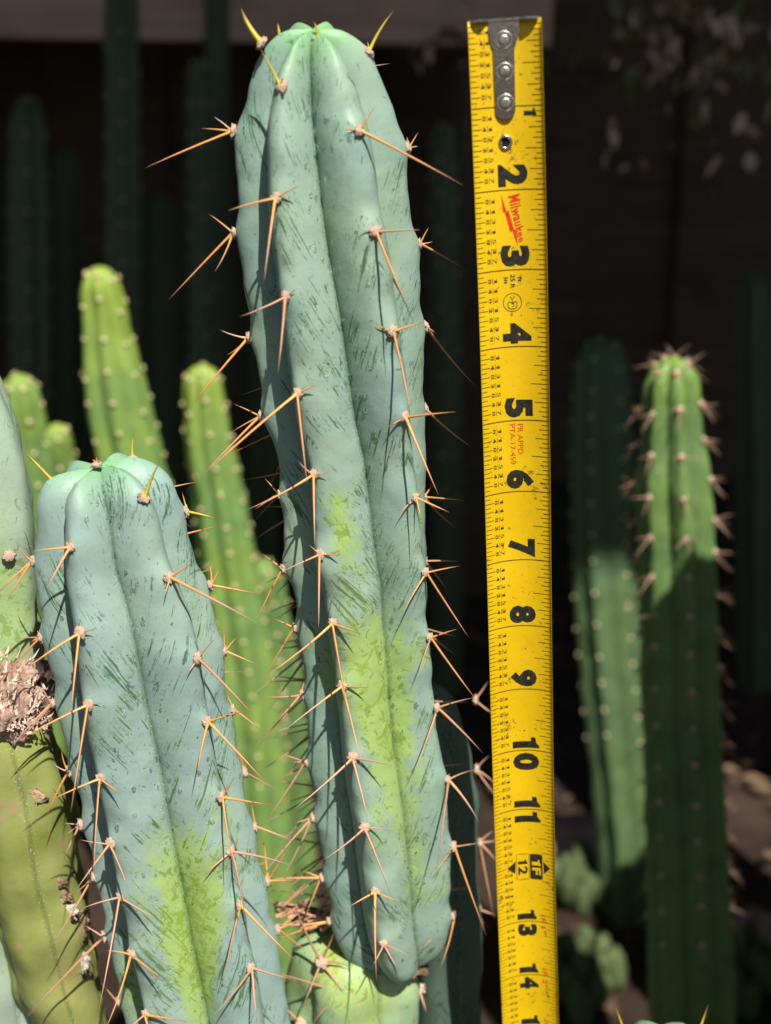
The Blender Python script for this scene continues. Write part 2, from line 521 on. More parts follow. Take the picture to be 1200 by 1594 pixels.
def clump(root, stem, j, i, tips=None, kind='a', size=0.0018, thick=0.00048, k=0.3, auto=None):
    """an areole on crest j at ring i, with spines to pixel tips or made up ones"""
    P = stem.crest(i, j); N = stem.crest_normal(i, j)
    ar = put_areole(root, P, N, size * rng.uniform(0.88, 1.15))
    A = P + N * size * 0.3
    if tips:
        x, y, Z = proj(A)
        for tp in tips:
            tx, ty = tp[0], tp[1]; kk = tp[2] if len(tp) > 2 else k
            Lp = math.hypot(tx - x, ty - y)
            B = unp(tx, ty, Z - kk * Lp * Z / F)
            L = (B - A).length
            th = thick * (0.55 + 0.45 * min(1, L / 0.018)) * rng.uniform(0.9, 1.12)
            if len(tp) > 3: th *= tp[3]
            put_spine(ar, A, B, th, kind)
    if auto:
        num, Lm = auto
        up = Vector(stem.up[i]); side = N.cross(up).normalized()
        base = rng.uniform(-0.3, 0.3)
        for q in range(num):
            if q == 0: d = N * 0.75 - up * rng.uniform(0.5, 1.1) + side * rng.uniform(-.3, .3); L = Lm * rng.uniform(.8, 1.15)
            elif q == 1: d = N * 0.7 + side * rng.uniform(.6, 1.1) - up * rng.uniform(-.1, .4); L = Lm * rng.uniform(.45, .9)
            elif q == 2: d = N * 0.7 - side * rng.uniform(.6, 1.1) - up * rng.uniform(-.1, .4); L = Lm * rng.uniform(.45, .9)
            else: d = N * 0.8 + up * rng.uniform(.4, .9) + side * rng.uniform(-.5, .5); L = Lm * rng.uniform(.25, .5)
            put_spine(ar, A, A + d.normalized() * L, thick * (0.6 + 0.4 * L / Lm), kind)
    return ar


def lump(name, P, rad, mat, parent, axes=(1, 1, 1), amp=.3, fr=2.0, sub=4, seed=0, rot=None, grain=1.0):
    bm = bmesh.new(); bmesh.ops.create_icosphere(bm, subdivisions=sub, radius=1.0)
    for v in bm.verts:
        d = v.co.normalized()
        k = 1 + amp * mnoise.fractal(Vector((d.x, d.y, d.z * grain)) * fr + Vector((seed, 0, 0)), .8, 2.2, 4)
        v.co = Vector((d.x * k * axes[0], d.y * k * axes[1], d.z * k * axes[2])) * rad
    if rot is not None: bmesh.ops.rotate(bm, verts=bm.verts, cent=(0, 0, 0), matrix=rot)
    bmesh.ops.translate(bm, verts=bm.verts, vec=P)
    return link(name, bm_mesh(name, bm, True), mat, parent)



# ------------------------------------------------------------------ the ground and what stands at the back
def soil():
    t = NT('dark_soil'); o = t.obj()
    c = t.mix(t.ramp(t.noise(o, 7, 6, 0.65), 0.3, 0.7), (0.03, 0.020, 0.015), (0.075, 0.048, 0.034))
    c = t.mix(t.ramp(t.noise(o, 90, 4, 0.7), 0.55, 0.75, 0, 0.7), c, (0.13, 0.09, 0.06))
    t.bump(t.noise(o, 60, 8, 0.7), 0.9, 0.01)
    return t.out(c, 0.95, 0.15)


M_SOIL = soil()
gn = 90
gv, gf = [], []
for a in range(gn + 1):
    for b in range(gn + 1):
        u, v = a / gn * 2 - 1, b / gn * 2 - 1
        x = 60 * math.copysign(abs(u) ** 3.2, u); y = 1.0 + 60 * math.copysign(abs(v) ** 3.2, v)
        z = 0.012 * mnoise.noise(Vector((x * 5, y * 5, 0))) if abs(x) < 4 and abs(y) < 5 else 0
        gv.append((x, y, z))
for a in range(gn):
    for b in range(gn):
        k = a * (gn + 1) + b; gf.append((k, k + gn + 1, k + gn + 2, k + 1))
tag(link('ground', mesh_from('ground', gv, gf), M_SOIL), 'bare dark soil of the cactus bed', kind='structure')


def wood(name, a, b, rough=0.75):
    t = NT(name); o = t.obj()
    v = t.scale(o, 3, 60, 60)
    c = t.mix(t.ramp(t.noise(v, 1, 5, 0.65), 0.3, 0.7), a, b)
    c = t.mix(t.ramp(t.noise(o, 9, 4, 0.6), 0.45, 0.75, 0, 0.5), c, tuple(0.5 * x for x in a))
    c = t.mix(t.ramp(t.rand(), 0, 1, 0, 0.4), c, tuple(0.6 * x for x in b))
    t.bump(t.noise(v, 1, 5, 0.65), 0.4, 0.002)
    return t.out(c, rough, 0.25)


M_BENCH = wood('weathered_timber', (0.38, 0.25, 0.18), (0.54, 0.38, 0.29))
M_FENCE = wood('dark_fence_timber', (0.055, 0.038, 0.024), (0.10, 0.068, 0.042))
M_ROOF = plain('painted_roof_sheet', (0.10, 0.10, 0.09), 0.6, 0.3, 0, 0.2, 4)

fence = thing('board_fence', 'dark unpainted board fence closing off the bed behind the bench', 'fence', (0, 2.7, 0))
for k in range(30):
    x = -3.0 + k * 0.205 + rng.uniform(-.003, .003)
    h = 1.8 + rng.uniform(-.02, .02)
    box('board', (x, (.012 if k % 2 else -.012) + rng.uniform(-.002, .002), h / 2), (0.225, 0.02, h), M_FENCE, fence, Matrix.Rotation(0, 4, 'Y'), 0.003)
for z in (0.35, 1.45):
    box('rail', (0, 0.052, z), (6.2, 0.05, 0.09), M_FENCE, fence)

bench = thing('potting_bench', 'weathered timber bench whose thick front edge crosses above the dark cacti', 'bench', (0, 1.95, 0))
for k in range(4):
    box('plank', (-.94, 0.12 + k * 0.152, 0.985), (2.36, 0.147, 0.036), M_BENCH, bench)
box('apron', (-.94, 0.02, 0.905), (2.34, 0.04, 0.122), M_BENCH, bench, Matrix.Rotation(R_(0.9), 4, 'Y'), 0.004)
for x in (-2.0, -0.9, 0.15):
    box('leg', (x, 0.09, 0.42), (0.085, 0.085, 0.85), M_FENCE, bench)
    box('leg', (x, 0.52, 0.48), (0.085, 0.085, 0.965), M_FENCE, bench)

roof = thing('added_shade_roof', 'unseen dark sheet roof on posts, added to shade the back of the bed', 'roof', (0, 0, 0))  # out of view, added to keep the sun off the background
RE = -0.225
bm = bmesh.new()
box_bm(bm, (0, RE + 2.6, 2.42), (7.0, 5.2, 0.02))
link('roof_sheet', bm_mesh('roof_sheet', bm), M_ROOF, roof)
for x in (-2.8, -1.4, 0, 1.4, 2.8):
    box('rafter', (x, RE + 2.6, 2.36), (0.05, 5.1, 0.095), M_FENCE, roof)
for x in (-3.3, 3.3):
    box('post', (x, 3.2, 1.15), (0.1, 0.1, 2.31), M_FENCE, roof)

# ------------------------------------------------------------------ the two blue-green cacti
M_CREST2 = [(439, 135), (437, 312), (452, 460), (472, 611), (492, 738), (507, 866), (523, 968), (543, 1069), (556, 1182), (574, 1288), (592, 1386), (610, 1468)]
M_CREST3 = [(553, 203), (579, 363), (600, 514), (621, 647), (640, 772), (655, 891), (662, 992), (675, 1103), (689, 1212), (697, 1317), (702, 1425)]
M_GROOVE = [(483, 130), (491, 220), (505, 340), (517, 420), (530, 500), (545, 600), (560, 690), (575, 770), (583, 850), (593, 930), (600, 1010), (605, 1080), (617, 1200), (625, 1280), (640, 1380), (647, 1480)]
M_ROWS = [(46, 487, 3), (47.5, 487, 18), (51, 487, 34), (58, 487, 50), (70, 487, 66), (90, 488, 84), (120, 490, 100), (150, 491, 111), (190, 494, 124), (230, 497, 131), (300, 502, 134), (370, 509, 138), (430, 517, 138), (500, 527, 136),
          (570, 534, 133), (640, 541, 128), (700, 551, 119), (770, 556, 116), (850, 559, 117), (900, 566, 111), (970, 570, 106), (1050, 576, 104), (1130, 582, 105), (1200, 590, 107), (1260, 597, 106), (1320, 602, 102),
          (1370, 605, 98), (1420, 609, 93), (1450, 614, 86), (1475, 621, 74), (1488, 626, 63), (1495, 628, 51), (1499, 629, 34), (1500, 629, 5)]
L_CRESTB = [(116, 852), (129, 984), (147, 1100), (164, 1208), (179, 1310), (197, 1395), (220, 1481), (238, 1575)]
L_CRESTC = [(219, 773), (267, 901), (297, 1025), (316, 1127), (334, 1239), (348, 1324), (361, 1411), (380, 1506), (396, 1594)]
L_GROOVE = [(155, 735), (166, 790), (178, 850), (190, 910), (205, 980), (220, 1050), (233, 1110), (243, 1160), (255, 1230), (270, 1310), (285, 1400), (302, 1480), (320, 1560)]
L_ROWS = [(727, 155, 3), (728, 155, 30), (731, 156, 54), (737, 158, 74), (748, 161, 91), (765, 165, 103), (790, 170, 109), (820, 172, 113), (850, 175, 116), (900, 186, 125), (960, 200, 130), (1015, 211, 131), (1090, 223, 129), (1150, 236, 126),
          (1220, 250, 125), (1290, 264, 124), (1350, 278, 123), (1420, 292, 125), (1480, 305, 125), (1550, 318, 124), (1620, 331, 122)]


def px_table(pts, rows, k=1.0):
    ry = [r[0] for r in rows]
    ph = []
    for x, y in pts:
        cx = np.interp(y, ry, [r[1] for r in rows]); hw = np.interp(y, ry, [r[2] for r in rows])
        ph.append(math.degrees(math.asin(max(-.985, min(.985, (x - cx) / (hw * k))))))
    ys = [p[1] for p in pts]
    ph = np.array(ph)
    ph = np.convolve(np.pad(ph, 1, mode='edge'), [.25, .5, .25], 'valid')
    return lambda y: float(np.interp(y, ys, ph))


m2, m3, mg = px_table(M_CREST2, M_ROWS), px_table(M_CREST3, M_ROWS), px_table(M_GROOVE, M_ROWS, .58)


def m_crests(i, s):
    y = s.py[i]
    r1 = -86 + 5 * min(1, y / 1400); r4 = float(np.interp(y, [0, 250, 700, 1400], [92, 92, 112, 136]))
    a, b = r4, r1 + 360
    # ascending from rib 1 round the back
    return [r1, m2(y), m3(y), r4, a + (b - a) / 3, a + (b - a) * 2 / 3]


ZM = lambda y: Zt(y) + 0.015 - .0055 * max(0, 1 - (y - 46) / 150) ** 2
ZL = lambda y: Zt(y) - 0.010
m_tint = [(560, 1000, 75, 260, .22), (625, 1150, 60, 260, .22), (530, 840, 28, 55, .75), (650, 800, 22, 60, .6), (555, 1035, 45, 75, 1.0), (600, 1130, 40, 95, .85), (520, 790, 20, 40, .6), (655, 1010, 30, 60, .6), (690, 1180, 25, 60, .4), (445, 870, 15, 80, .3), (470, 620, 22, 30, .3), (430, 420, 30, 60, .22), (620, 1260, 40, 70, .35), (645, 1370, 30, 70, .4), (690, 1400, 16, 60, .6), (585, 1310, 14, 50, .4)]
mstem_args = dict(grooves={1: lambda i, s: mg(s.py[i])}, D=lambda s, i: 0.44 - 0.03 * min(1, s.py[i] / 1200), p=lambda s, i: 1.5 - 0.25 * min(1, max(0, s.py[i] - 300) / 900), rings=300, m=13, wob=0.00045, seed=3.3, tint=m_tint, tip_len=0.022, lift=.0035)
main_axis = px_axis(M_ROWS, ZM)
MS = Stem(main_axis, m_crests, **mstem_args)

# spines read off the photograph: (areole x, y, [tips])
M_R1 = [(365, 205, [(225, 262), (333, 182), (313, 200)]), (372, 363, [(325, 333), (262, 467), (334, 423)]), (386, 525, [(342, 513), (296, 633), (353, 553)]),
        (405, 648, [(364, 629), (358, 674), (316, 738)]), (440, 767, [(412, 745), (397, 793), (452, 800, .1, 1.5)]), (442, 886, [(408, 862), (399, 969)]), (466, 977, [(425, 963), (414, 1052)]),
        (471, 1083, [(407, 1084), (400, 1164), (484, 1030)]), (478, 1184, [(432, 1172), (409, 1285), (455, 1187)]), (487, 1274, [(456, 1283), (404, 1369), (439, 1367), (515, 1238)]),
        (502, 1366, [(404, 1370), (470, 1356), (473, 1434)]), (523, 1434, [(424, 1438), (553, 1365), (428, 1464)])]
M_R2 = [(439, 135, [(404, 74, .2, 1.5), (442, 120, .6)]), (437, 312, [(355, 328), (411, 437), (464, 290)]), (452, 460, [(373, 493), (432, 585), (461, 449)]), (472, 611, [(316, 740), (478, 753), (493, 599)]),
        (492, 738, [(385, 793), (490, 850), (512, 736), (465, 718)]), (507, 866, [(441, 889), (496, 977), (532, 864), (480, 848)]), (523, 968, [(412, 1053), (541, 1108), (563, 987)]),
        (543, 1069, [(445, 1135), (562, 1192), (575, 1070)]), (556, 1182, [(458, 1259), (574, 1283), (613, 1193)]), (574, 1288, [(502, 1339), (609, 1397), (609, 1294)]), (592, 1386, [(543, 1412), (586, 1527), (624, 1406)]),
        (610, 1468, [(579, 1505), (619, 1511), (640, 1490)])]
M_R3 = [(553, 203, [(583, 167), (722, 289, .05), (537, 201)]), (579, 363, [(655, 358, .15), (634, 479), (558, 358)]), (600, 514, [(661, 501, .15), (640, 647), (585, 503)]), (621, 647, [(710, 641, .1), (683, 772), (603, 665)]),
        (640, 772, [(700, 798, .15), (663, 753), (620, 802), (655, 807)]), (655, 891, [(716, 881, .1), (627, 955), (728, 990, .15)]), (662, 992, [(712, 979, .1), (650, 1050), (740, 1088, .1)]),
        (675, 1103, [(738, 1086, .05), (646, 1196), (752, 1173, .1)]), (689, 1212, [(741, 1198, .05), (678, 1365), (746, 1281, .15)]), (697, 1317, [(747, 1312, .05), (676, 1363), (757, 1457, .15)]),
        (702, 1425, [(650, 1486), (685, 1507), (708, 1436)])]
M_R4 = [(567, 83, [(615, 14, .1, 1.3), (571, 64)]), (627, 232, [(651, 206), (651, 228), (633, 212)]), (648, 378, [(668, 353), (675, 375), (722, 418, -.3)]), (662, 512, [(680, 520, -.2), (741, 602, -.4)]), (667, 640, [(735, 697, -.4)])]


def kind_for(y, tip_y):
    if y < tip_y: return 'y'
    return 'a' if rng.random() < (0.9 if y < 1000 else 0.5) else 'o'


def dress(root, stem, table, tip_y, k0, done):
    for j, lst in table.items():
        for (ax, ay, tips) in lst:
            i = stem.ring_at_y(ay, j)
            done.setdefault(j, []).append(stem.s[i])
            clump(root, stem, j, i, tips, kind_for(ay, tip_y), 0.0018, 0.0005, k0.get(j, .3))


def bump_table(stem, table):
    b = {}
    for j, lst in table.items():
        b[j] = [stem.s[stem.ring_at_y(a[1], j)] for a in lst]
    return b


GROUP_BLUE = 'blue-green spiny cactus columns'
tm = {0: M_R1, 1: M_R2, 2: M_R3, 3: M_R4}
MS.bumps = bump_table(MS, tm)
base_m = Vector(MS.P[-1])
main = thing('columnar_cactus', 'tallest blue-green ribbed cactus column with long amber spines beside the tape', 'cactus', (0, 0, 0), GROUP_BLUE)
link('stem', MS.mesh('main_stem'), M_BLUE, main)
done = {}
dress(main, MS, tm, 150, {0: .05, 1: .42, 2: .28, 3: 0}, done)
# the crown's own young spines
for (ax, ay, j, tips, sz) in ((408, 68, 0, [(375, 12, .1, 2.2)], .002), (436, 63, 5, [(432, 35, .2, 1.2)], .0016), (494, 61, 2, [(488, 33, .3, 1.2), (497, 45, .3)], .0016)):
    A = unp(ax, ay, ZM(ay) - (0.004 if j != 5 else -.004))
    i = int(np.argmin(np.abs(MS.py - ay - 6)))
    n_ = (A - Vector(MS.P[min(i + 12, MS.N - 1)])).normalized()
    ar = put_areole(main, A, n_, sz)
    for tp in tips:
        Z = proj(A)[2]
        put_spine(ar, A, unp(tp[0], tp[1], Z - tp[2] * math.hypot(tp[0] - ax, tp[1] - ay) * Z / F), 0.0007 * (tp[3] if len(tp) > 3 else 1) * .8, 'y')
for j, s0, st, nm, ln in ((3, 0.175, .029, 3, .024), (4, 0.03, .034, 3, .022), (5, 0.13, .017, 4, .031)):
    ss = s0
    while ss < MS.s[-1] - 0.02:
        clump(main, MS, j, MS.ring_at_s(ss), None, rng.choice('aao'), auto=(nm, ln)); ss += st * rng.uniform(.9, 1.1)

for (yy, tips) in ((1000, [(388, 1085), (415, 1110), (430, 1010)]), (1060, [(392, 1160), (420, 1050)]), (1130, [(398, 1205), (418, 1150), (440, 1215)]), (1230, [(395, 1290), (420, 1330), (425, 1215)]), (1320, [(410, 1292), (398, 1405), (430, 1400)]), (1400, [(420, 1385), (440, 1470)])):
    clump(main, MS, 5, MS.ring_at_y(yy, 5), tips, 'o', k=-.1)
lump('woody_joint', unp(629, 1500, ZM(1500)), .0085, plain('woody_joint_bark', (.16, .11, .07), .9, .1, 0, .5, 300, .8, 500, .002), main, (1.1, 1.0, .45), .35, 3.0, 4, 3.0)
tl = {}
l2, l3, lg = px_table(L_CRESTB, L_ROWS), px_table(L_CRESTC, L_ROWS), px_table(L_GROOVE, L_ROWS, .62)


def l_crests(i, s):
    y = s.py[i]
    return [-86, l2(y), l3(y), 90, 147, 212]


l_tint = [(250, 1400, 80, 260, .2), (330, 1350, 60, 200, .2), (290, 1440, 35, 90, 1.1), (330, 1400, 45, 70, .6), (200, 1540, 30, 60, .7), (310, 1540, 30, 90, .7), (185, 1120, 25, 40, .25), (215, 1430, 20, 60, .5), (345, 1290, 25, 60, .4), (150, 1105, 18, 30, .35), (255, 1330, 40, 50, .3)]
l_axis = ground_run(px_axis(L_ROWS, ZL))
LS = Stem(l_axis, l_crests, grooves={1: lambda i, s: lg(s.py[i])}, D=0.39, p=1.45, rings=330, m=13, wob=0.00045, seed=8.1, tint=l_tint, tip_len=0.024, lift=.0035)
L_RA = [(83, 751, [(37, 702, .1, 1.3), (88, 742)]), (57, 872, [(27, 847), (-5, 925), (10, 937)]), (73, 992, [(28, 994), (-5, 1065), (48, 1000)]), (92, 1092, [(16, 1165), (63, 1060), (20, 1160)]), (115, 1196, [(84, 1189), (96, 1167), (73, 1269)]),
        (138, 1286, [(100, 1303), (99, 1282), (98, 1340)]), (157, 1366, [(113, 1393), (73, 1483), (137, 1352)]), (172, 1458, [(125, 1437), (36, 1590), (135, 1482)]), (192, 1556, [(157, 1529), (168, 1594)])]
L_RB = [(116, 852, [(50, 858), (72, 917), (107, 836)]), (129, 984, [(43, 1040), (110, 1113), (148, 979)]), (147, 1100, [(33, 1150), (110, 1265), (158, 1095)]), (164, 1208, [(79, 1246), (146, 1361), (189, 1237)]), (179, 1310, [(125, 1307), (115, 1390), (201, 1389)]),
        (197, 1395, [(126, 1415), (151, 1585), (243, 1432)]), (220, 1481, [(165, 1480), (165, 1600), (257, 1529)]), (238, 1575, [(190, 1610), (238, 1650), (290, 1590)])]
L_RC = [(219, 773, [(247, 722, .3, 1.6), (211, 764)]), (267, 901, [(302, 875), (400, 970, .3, 1.15), (256, 930)]), (297, 1025, [(335, 995), (397, 1117, .3, 1.1), (290, 1052)]), (316, 1127, [(385, 1105), (414, 1219, .3, 1.1), (306, 1207)]),
        (334, 1239, [(425, 1254), (366, 1209), (362, 1345)]), (348, 1324, [(458, 1349), (381, 1428), (316, 1364)]), (361, 1411, [(462, 1498), (350, 1520), (375, 1400)]), (380, 1506, [(460, 1526), (328, 1585), (400, 1596)])]
L_RD = [(280, 797, [(283, 765), (338, 808, 0, 1.2)]), (316, 908, [(325, 873), (343, 881), (402, 925, -.1)]), (337, 1010, [(350, 980), (370, 990), (400, 1035, -.1)]), (357, 1107, [(405, 1137), (350, 1075)]), (370, 1202, [(433, 1230), (366, 1150)]),
        (385, 1286, [(458, 1311), (391, 1245)]), (402, 1370, [(460, 1370), (458, 1305), (409, 1300)]), (425, 1450, [(470, 1430), (476, 1480)])]
tl = {0: L_RA, 1: L_RB, 2: L_RC, 3: L_RD}
LS.bumps = bump_table(LS, tl)
left = thing('columnar_cactus', 'shorter blue-green cactus column with beads of water, in front of the limp green stems', 'cactus', (0, 0, 0), GROUP_BLUE)
link('stem', LS.mesh('left_stem'), M_BLUE2, left)
done = {}
dress(left, LS, tl, 800, {0: .05, 1: .42, 2: .34, 3: 0}, done)
for (ax, ay, dz, tips, sz) in ((151, 724, -.004, [(143, 715, .4), (158, 716, .4), (150, 711, .4)], .0017), (207, 714, .014, [(209, 674, .1, 1.0), (201, 702, .1)], .0018)):
    A = unp(ax, ay, ZL(725) + dz)
    ar = put_areole(left, A, (A - Vector(LS.P[40])).normalized(), sz)
    for tp in tips:
        Z = proj(A)[2]
        put_spine(ar, A, unp(tp[0], tp[1], Z - tp[2] * math.hypot(tp[0] - ax, tp[1] - ay) * Z / F), 0.0006 * (tp[3] if len(tp) > 3 else .8), 'y' if sz > .00175 else 'a')
for j, s0, st, nm, ln, s9 in ((4, 0.035, .019, 4, .028, .34), (5, 0.05, .03, 3, .022, .25)):
    ss = s0
    while ss < s9:
        clump(left, LS, j, LS.ring_at_s(ss), None, rng.choice('aao'), auto=(nm, ln)); ss += st * rng.uniform(.9, 1.1)


# water beads on the two near columns ----------------------------------------
def water():
    t = NT('clear_water')
    t.b.inputs['Transmission Weight'].default_value = 1.0; t.b.inputs['IOR'].default_value = 1.33
    t.b.inputs['Alpha'].default_value = .5
    return t.out((1, 1, 1), 0.06, 0.6)


M_WATER = water()


def beads(root, stem, n, y0, y1, seed):
    rg = random.Random(seed); bm = bmesh.new()
    for q in range(n):
        y = rg.uniform(y0, y1); i = int(np.argmin(np.abs(stem.py - y)))
        j = rg.choice((0, 1, 1, 1, 2, 2, 2))
        if rg.random() < .6: u = 1 - .35 * rg.random() ** 1.8 - .02
        else: u = rg.uniform(.1, .9)
        if j == 0: side = 1
        elif j == 1: side = 1 if rg.random() < .85 else -1
        else: side = -1
        g = stem.G[i, j] if side > 0 else stem.G[i, j - 1]
        phi = stem.C[i, j] + (g - stem.C[i, j]) * u
        P = Vector(stem.point(i, phi, stem.rad(i, u, j)))
        Pa = Vector(stem.point(i, phi + 2 * side, stem.rad(i, min(1, u + 2 / max(5, abs(g - stem.C[i, j]))), j)))
        Pb = Vector(stem.point(min(i + 3, stem.N - 1), phi, stem.rad(min(i + 3, stem.N - 1), u, j)))
        N = (Pa - P).cross(Pb - P).normalized()
        if N.dot(CAM - P) < 0: N = -N
        sz = rg.choice((.00025, .0003, .0003, .0004, .0004, .0005, .0006, .0008, .0011)) * rg.uniform(.8, 1.15)
        r = bmesh.ops.create_icosphere(bm, subdivisions=2, radius=1)
        t = (Pb - P).normalized(); b = N.cross(t).normalized()
        st = rg.uniform(1.0, 1.5)
        for v in r['verts']:
            c = v.co; z = max(c.z, -.25)
            v.co = P + b * c.x * sz * .8 + t * c.y * sz * st + N * (z * sz * .6 + .0001)
    o = link('water_beads', bm_mesh('water_beads', bm, True), M_WATER, root); o['kind'] = 'stuff'


beads(main, MS, 330, 150, 1480, 5)
beads(left, LS, 300, 735, 1590, 6)


# ------------------------------------------------------------------ older stems round them
def column(label, group, pts, R, n, phase, mat, D=0.2, p=1.0, rings=120, m=6, seed=1, tip_len=0.05, areoles=None, wob=0.0008, close=True, dome=1.15, tint=()):
    ax = dome_axis(pts, R, dome) if close else [(q, r) for q, r in zip(pts, R)]
    st = Stem(ax, const_crests(n, phase), D=D, p=p, rings=rings, m=m, wob=wob, seed=seed, tip_len=tip_len, tint=tint)
    root = thing('columnar_cactus', label, 'cactus', (0, 0, 0), group)
    link('stem', st.mesh('stem'), mat, root)
    if areoles: areoles(root, st)
    return root, st


def dots(step, size, s_max, front=True):
    def f(root, st):
        for j in range(st.n):
            ss = 0.006 + rng.uniform(0, step * .6)
            while ss < s_max:
                i = st.ring_at_s(ss)
                P = st.crest(i, j); N = st.crest_normal(i, j)
                if not front or N.dot((CAM - P).normalized()) > -.35:
                    put_areole(root, P, N, size, DOT)
                ss += step * rng.uniform(.9, 1.1)
    return f


def spiny(step, s_max, L, kind='d', num=4, size=.0019, th=.0006, s0=.008):
    def f(root, st):
        for j in range(st.n):
            ss = s0 + rng.uniform(0, step * .7)
            while ss < s_max:
                i = st.ring_at_s(ss)
                P = st.crest(i, j); N = st.crest_normal(i, j)
                if N.dot((CAM - P).normalized()) > -.45:
                    clump(root, st, j, i, None, kind, size, th, auto=(num, L))
                ss += step * rng.uniform(.9, 1.1)
    return f


def col_px(rows, Z0, Z1=None):
    """pixel points (x, y, halfwidth) at a distance; runs on to the ground"""
    Z1 = Z1 or Z0
    y0, y1 = rows[0][1], rows[-1][1]
    pts, rad = [], []
    for x, y, hw in rows:
        Z = Z0 + (Z1 - Z0) * (y - y0) / (y1 - y0)
        pts.append(unp(x, y, Z)); rad.append(hw * Z / F)
    d = (pts[-1] - pts[-2]).normalized(); d = (d * .6 + Vector((0, 0, -1))).normalized()
    L = (pts[-1].z + .02) / -d.z
    if L > 0.02:
        pts.append(pts[-1] + d * L * .5); rad.append(rad[-1]); pts.append(pts[-1] + d * L * .5); rad.append(rad[-1])
    return pts, rad


GL = 'lime green cactus columns out of focus'
p_, r_ = col_px([(153, 414, 38), (163, 500, 45), (178, 600, 50), (203, 720, 53), (235, 870, 56), (270, 1040, 60), (300, 1200, 60)], .93, 1.06)
column('tall bright lime cactus column leaning behind the shorter blue-green one', GL, p_, r_, 7, -8, M_LIME, .2, 1.0, seed=4, areoles=dots(.0235, .0024, .3), tip_len=.12)
p_, r_ = col_px([(312, 568, 37), (322, 660, 40), (345, 800, 43), (368, 950, 48), (390, 1100, 52), (405, 1300, 55)], .95, 1.08)
column('slender lime cactus column between the two blue-green cacti', GL, p_, r_, 7, 4, M_LIME, .2, 1.0, seed=5, areoles=dots(.0235, .0023, .34), tip_len=.10)
p_, r_ = col_px([(408, 872, 38), (415, 950, 46), (425, 1080, 52), (432, 1250, 56), (438, 1420, 58)], 1.05, 1.15)
column('duller green cactus column close against the slender lime one', GL, p_, r_, 7, 20, M_GREEN, .18, 1.0, seed=6, areoles=dots(.025, .0022, .3), tip_len=.03)
p_, r_ = col_px([(28, 583, 36), (42, 680, 44), (56, 800, 48), (50, 1000, 50)], .98, 1.08)
column('soft green cactus column with a row of pale rings, behind the grey-green stem', GL, p_, r_, 7, 10, M_LIME, .16, 1.0, seed=7, areoles=dots(.024, .0026, .2), tip_len=.02)
p_, r_ = col_px([(88, 660, 26), (94, 730, 32), (92, 850, 36), (70, 1000, 38)], 1.0, 1.1)
column('smallest soft green cactus tip, peeping up behind the shorter blue-green one', GL, p_, r_, 7, 0, M_LIME, .16, 1.0, seed=8, areoles=dots(.024, .0024, .15), tip_len=.03)

# pale grey-green stem
ax_rows = [(545, -75, 3), (548, -75, 30), (560, -72, 52), (590, -66, 68), (640, -58, 84), (720, -50, 98), (800, -45, 106), (900, -40, 108), (1010, -34, 112), (1120, -28, 108)]
PS = Stem(ground_run(px_axis(ax_rows, lambda y: Zt(y) + .022)), const_crests(5, 48), D=.2, p=1.1, rings=160, m=9, wob=.0007, seed=12, tip_len=.02,
          tint=[(20, 930, 80, 110, .9), (10, 1000, 60, 60, .6)])
pale = thing('columnar_cactus', 'thick pale grey-green cactus stem above the brown corky stump top', 'cactus', (0, 0, 0), 'old thick cactus stems')
link('stem', PS.mesh('pale_stem'), M_PALE, pale)
for (ax_, ay_) in ((14, 866),):
    put_areole(pale, unp(ax_, ay_, Zt(ay_) + .022 - .0175), Vector((.3, -1, .2)).normalized(), .002)

# olive stump with a corky top
st_rows = [(1098, 4, 62), (1150, 12, 76), (1230, 30, 84), (1320, 42, 84), (1400, 60, 80), (1480, 78, 74), (1560, 100, 62), (1640, 125, 56)]
OS = Stem(ground_run(px_axis(st_rows, lambda y: Zt(y) + .004)), const_crests(5, 40), D=.14, p=1.2, rings=140, m=9, wob=.0012, seed=15, tip_len=0,
          tint=[(110, 1520, 40, 60, .8), (20, 1160, 60, 30, .5)])
old = thing('cactus_stump', 'olive old cactus stump with brown scars and a torn corky top', 'cactus', (0, 0, 0), 'old thick cactus stems')
link('stem', OS.mesh('stump_stem'), M_OLD, old)


def cork():
    t = NT('corky_dead_flesh'); o = t.obj()
    v = t.scale(o, 70, 70, 14)
    c = t.mix(t.ramp(t.noise(v, 3.0, 5, .7, 1.0), .3, .7), (.40, .22, .155), (.78, .56, .45))
    c = t.mix(t.ramp(t.noise(o, 120, 4, .7), .55, .7, 0, .6), c, (.22, .12, .085))
    t.bump(t.noise(v, 4.0, 6, .75, 1.0), 1.0, .004)
    return t.out(c, .95, .1)


M_CORK = cork()




lump('corky_top', unp(-28, 1082, Zt(1085) + .004), .0275, M_CORK, old, (1.05, .75, .56), .22, 6.0, 6, 2.0, None, .18)
rg = random.Random(44); fb = bmesh.new()
for q in range(190):                    # torn fibres and the pale ragged rim of the wound
    if q < 110: x, y, a = rg.uniform(-20, 84), rg.uniform(1020, 1128), rg.gauss(1.25, .45)
    else: x, y, a = rg.uniform(-20, 82), rg.gauss(1132, 4), rg.gauss(1.5, .6)
    q2 = max(-.97, min(.97, (x - 10) / 95)); A = unp(x, y, Zt(y) + .004 - .0205 * math.sqrt(1 - q2 * q2) * (1 if y > 1060 else .8))
    d = (RGT * math.cos(a) - DWN * math.sin(a) - FWD * rg.uniform(.0, .45)).normalized(); w = d.cross(FWD).normalized() * rg.uniform(.0002, .0006)
    L = rg.uniform(.002, .006) if q < 110 else rg.uniform(.001, .0032)
    vs = [fb.verts.new(p) for p in (A - w, A + w, A + d * L * .6 + w * .7 - FWD * .0006, A + d * L - FWD * .0002, A + d * L * .6 - w * .7)]
    fb.faces.new(vs)
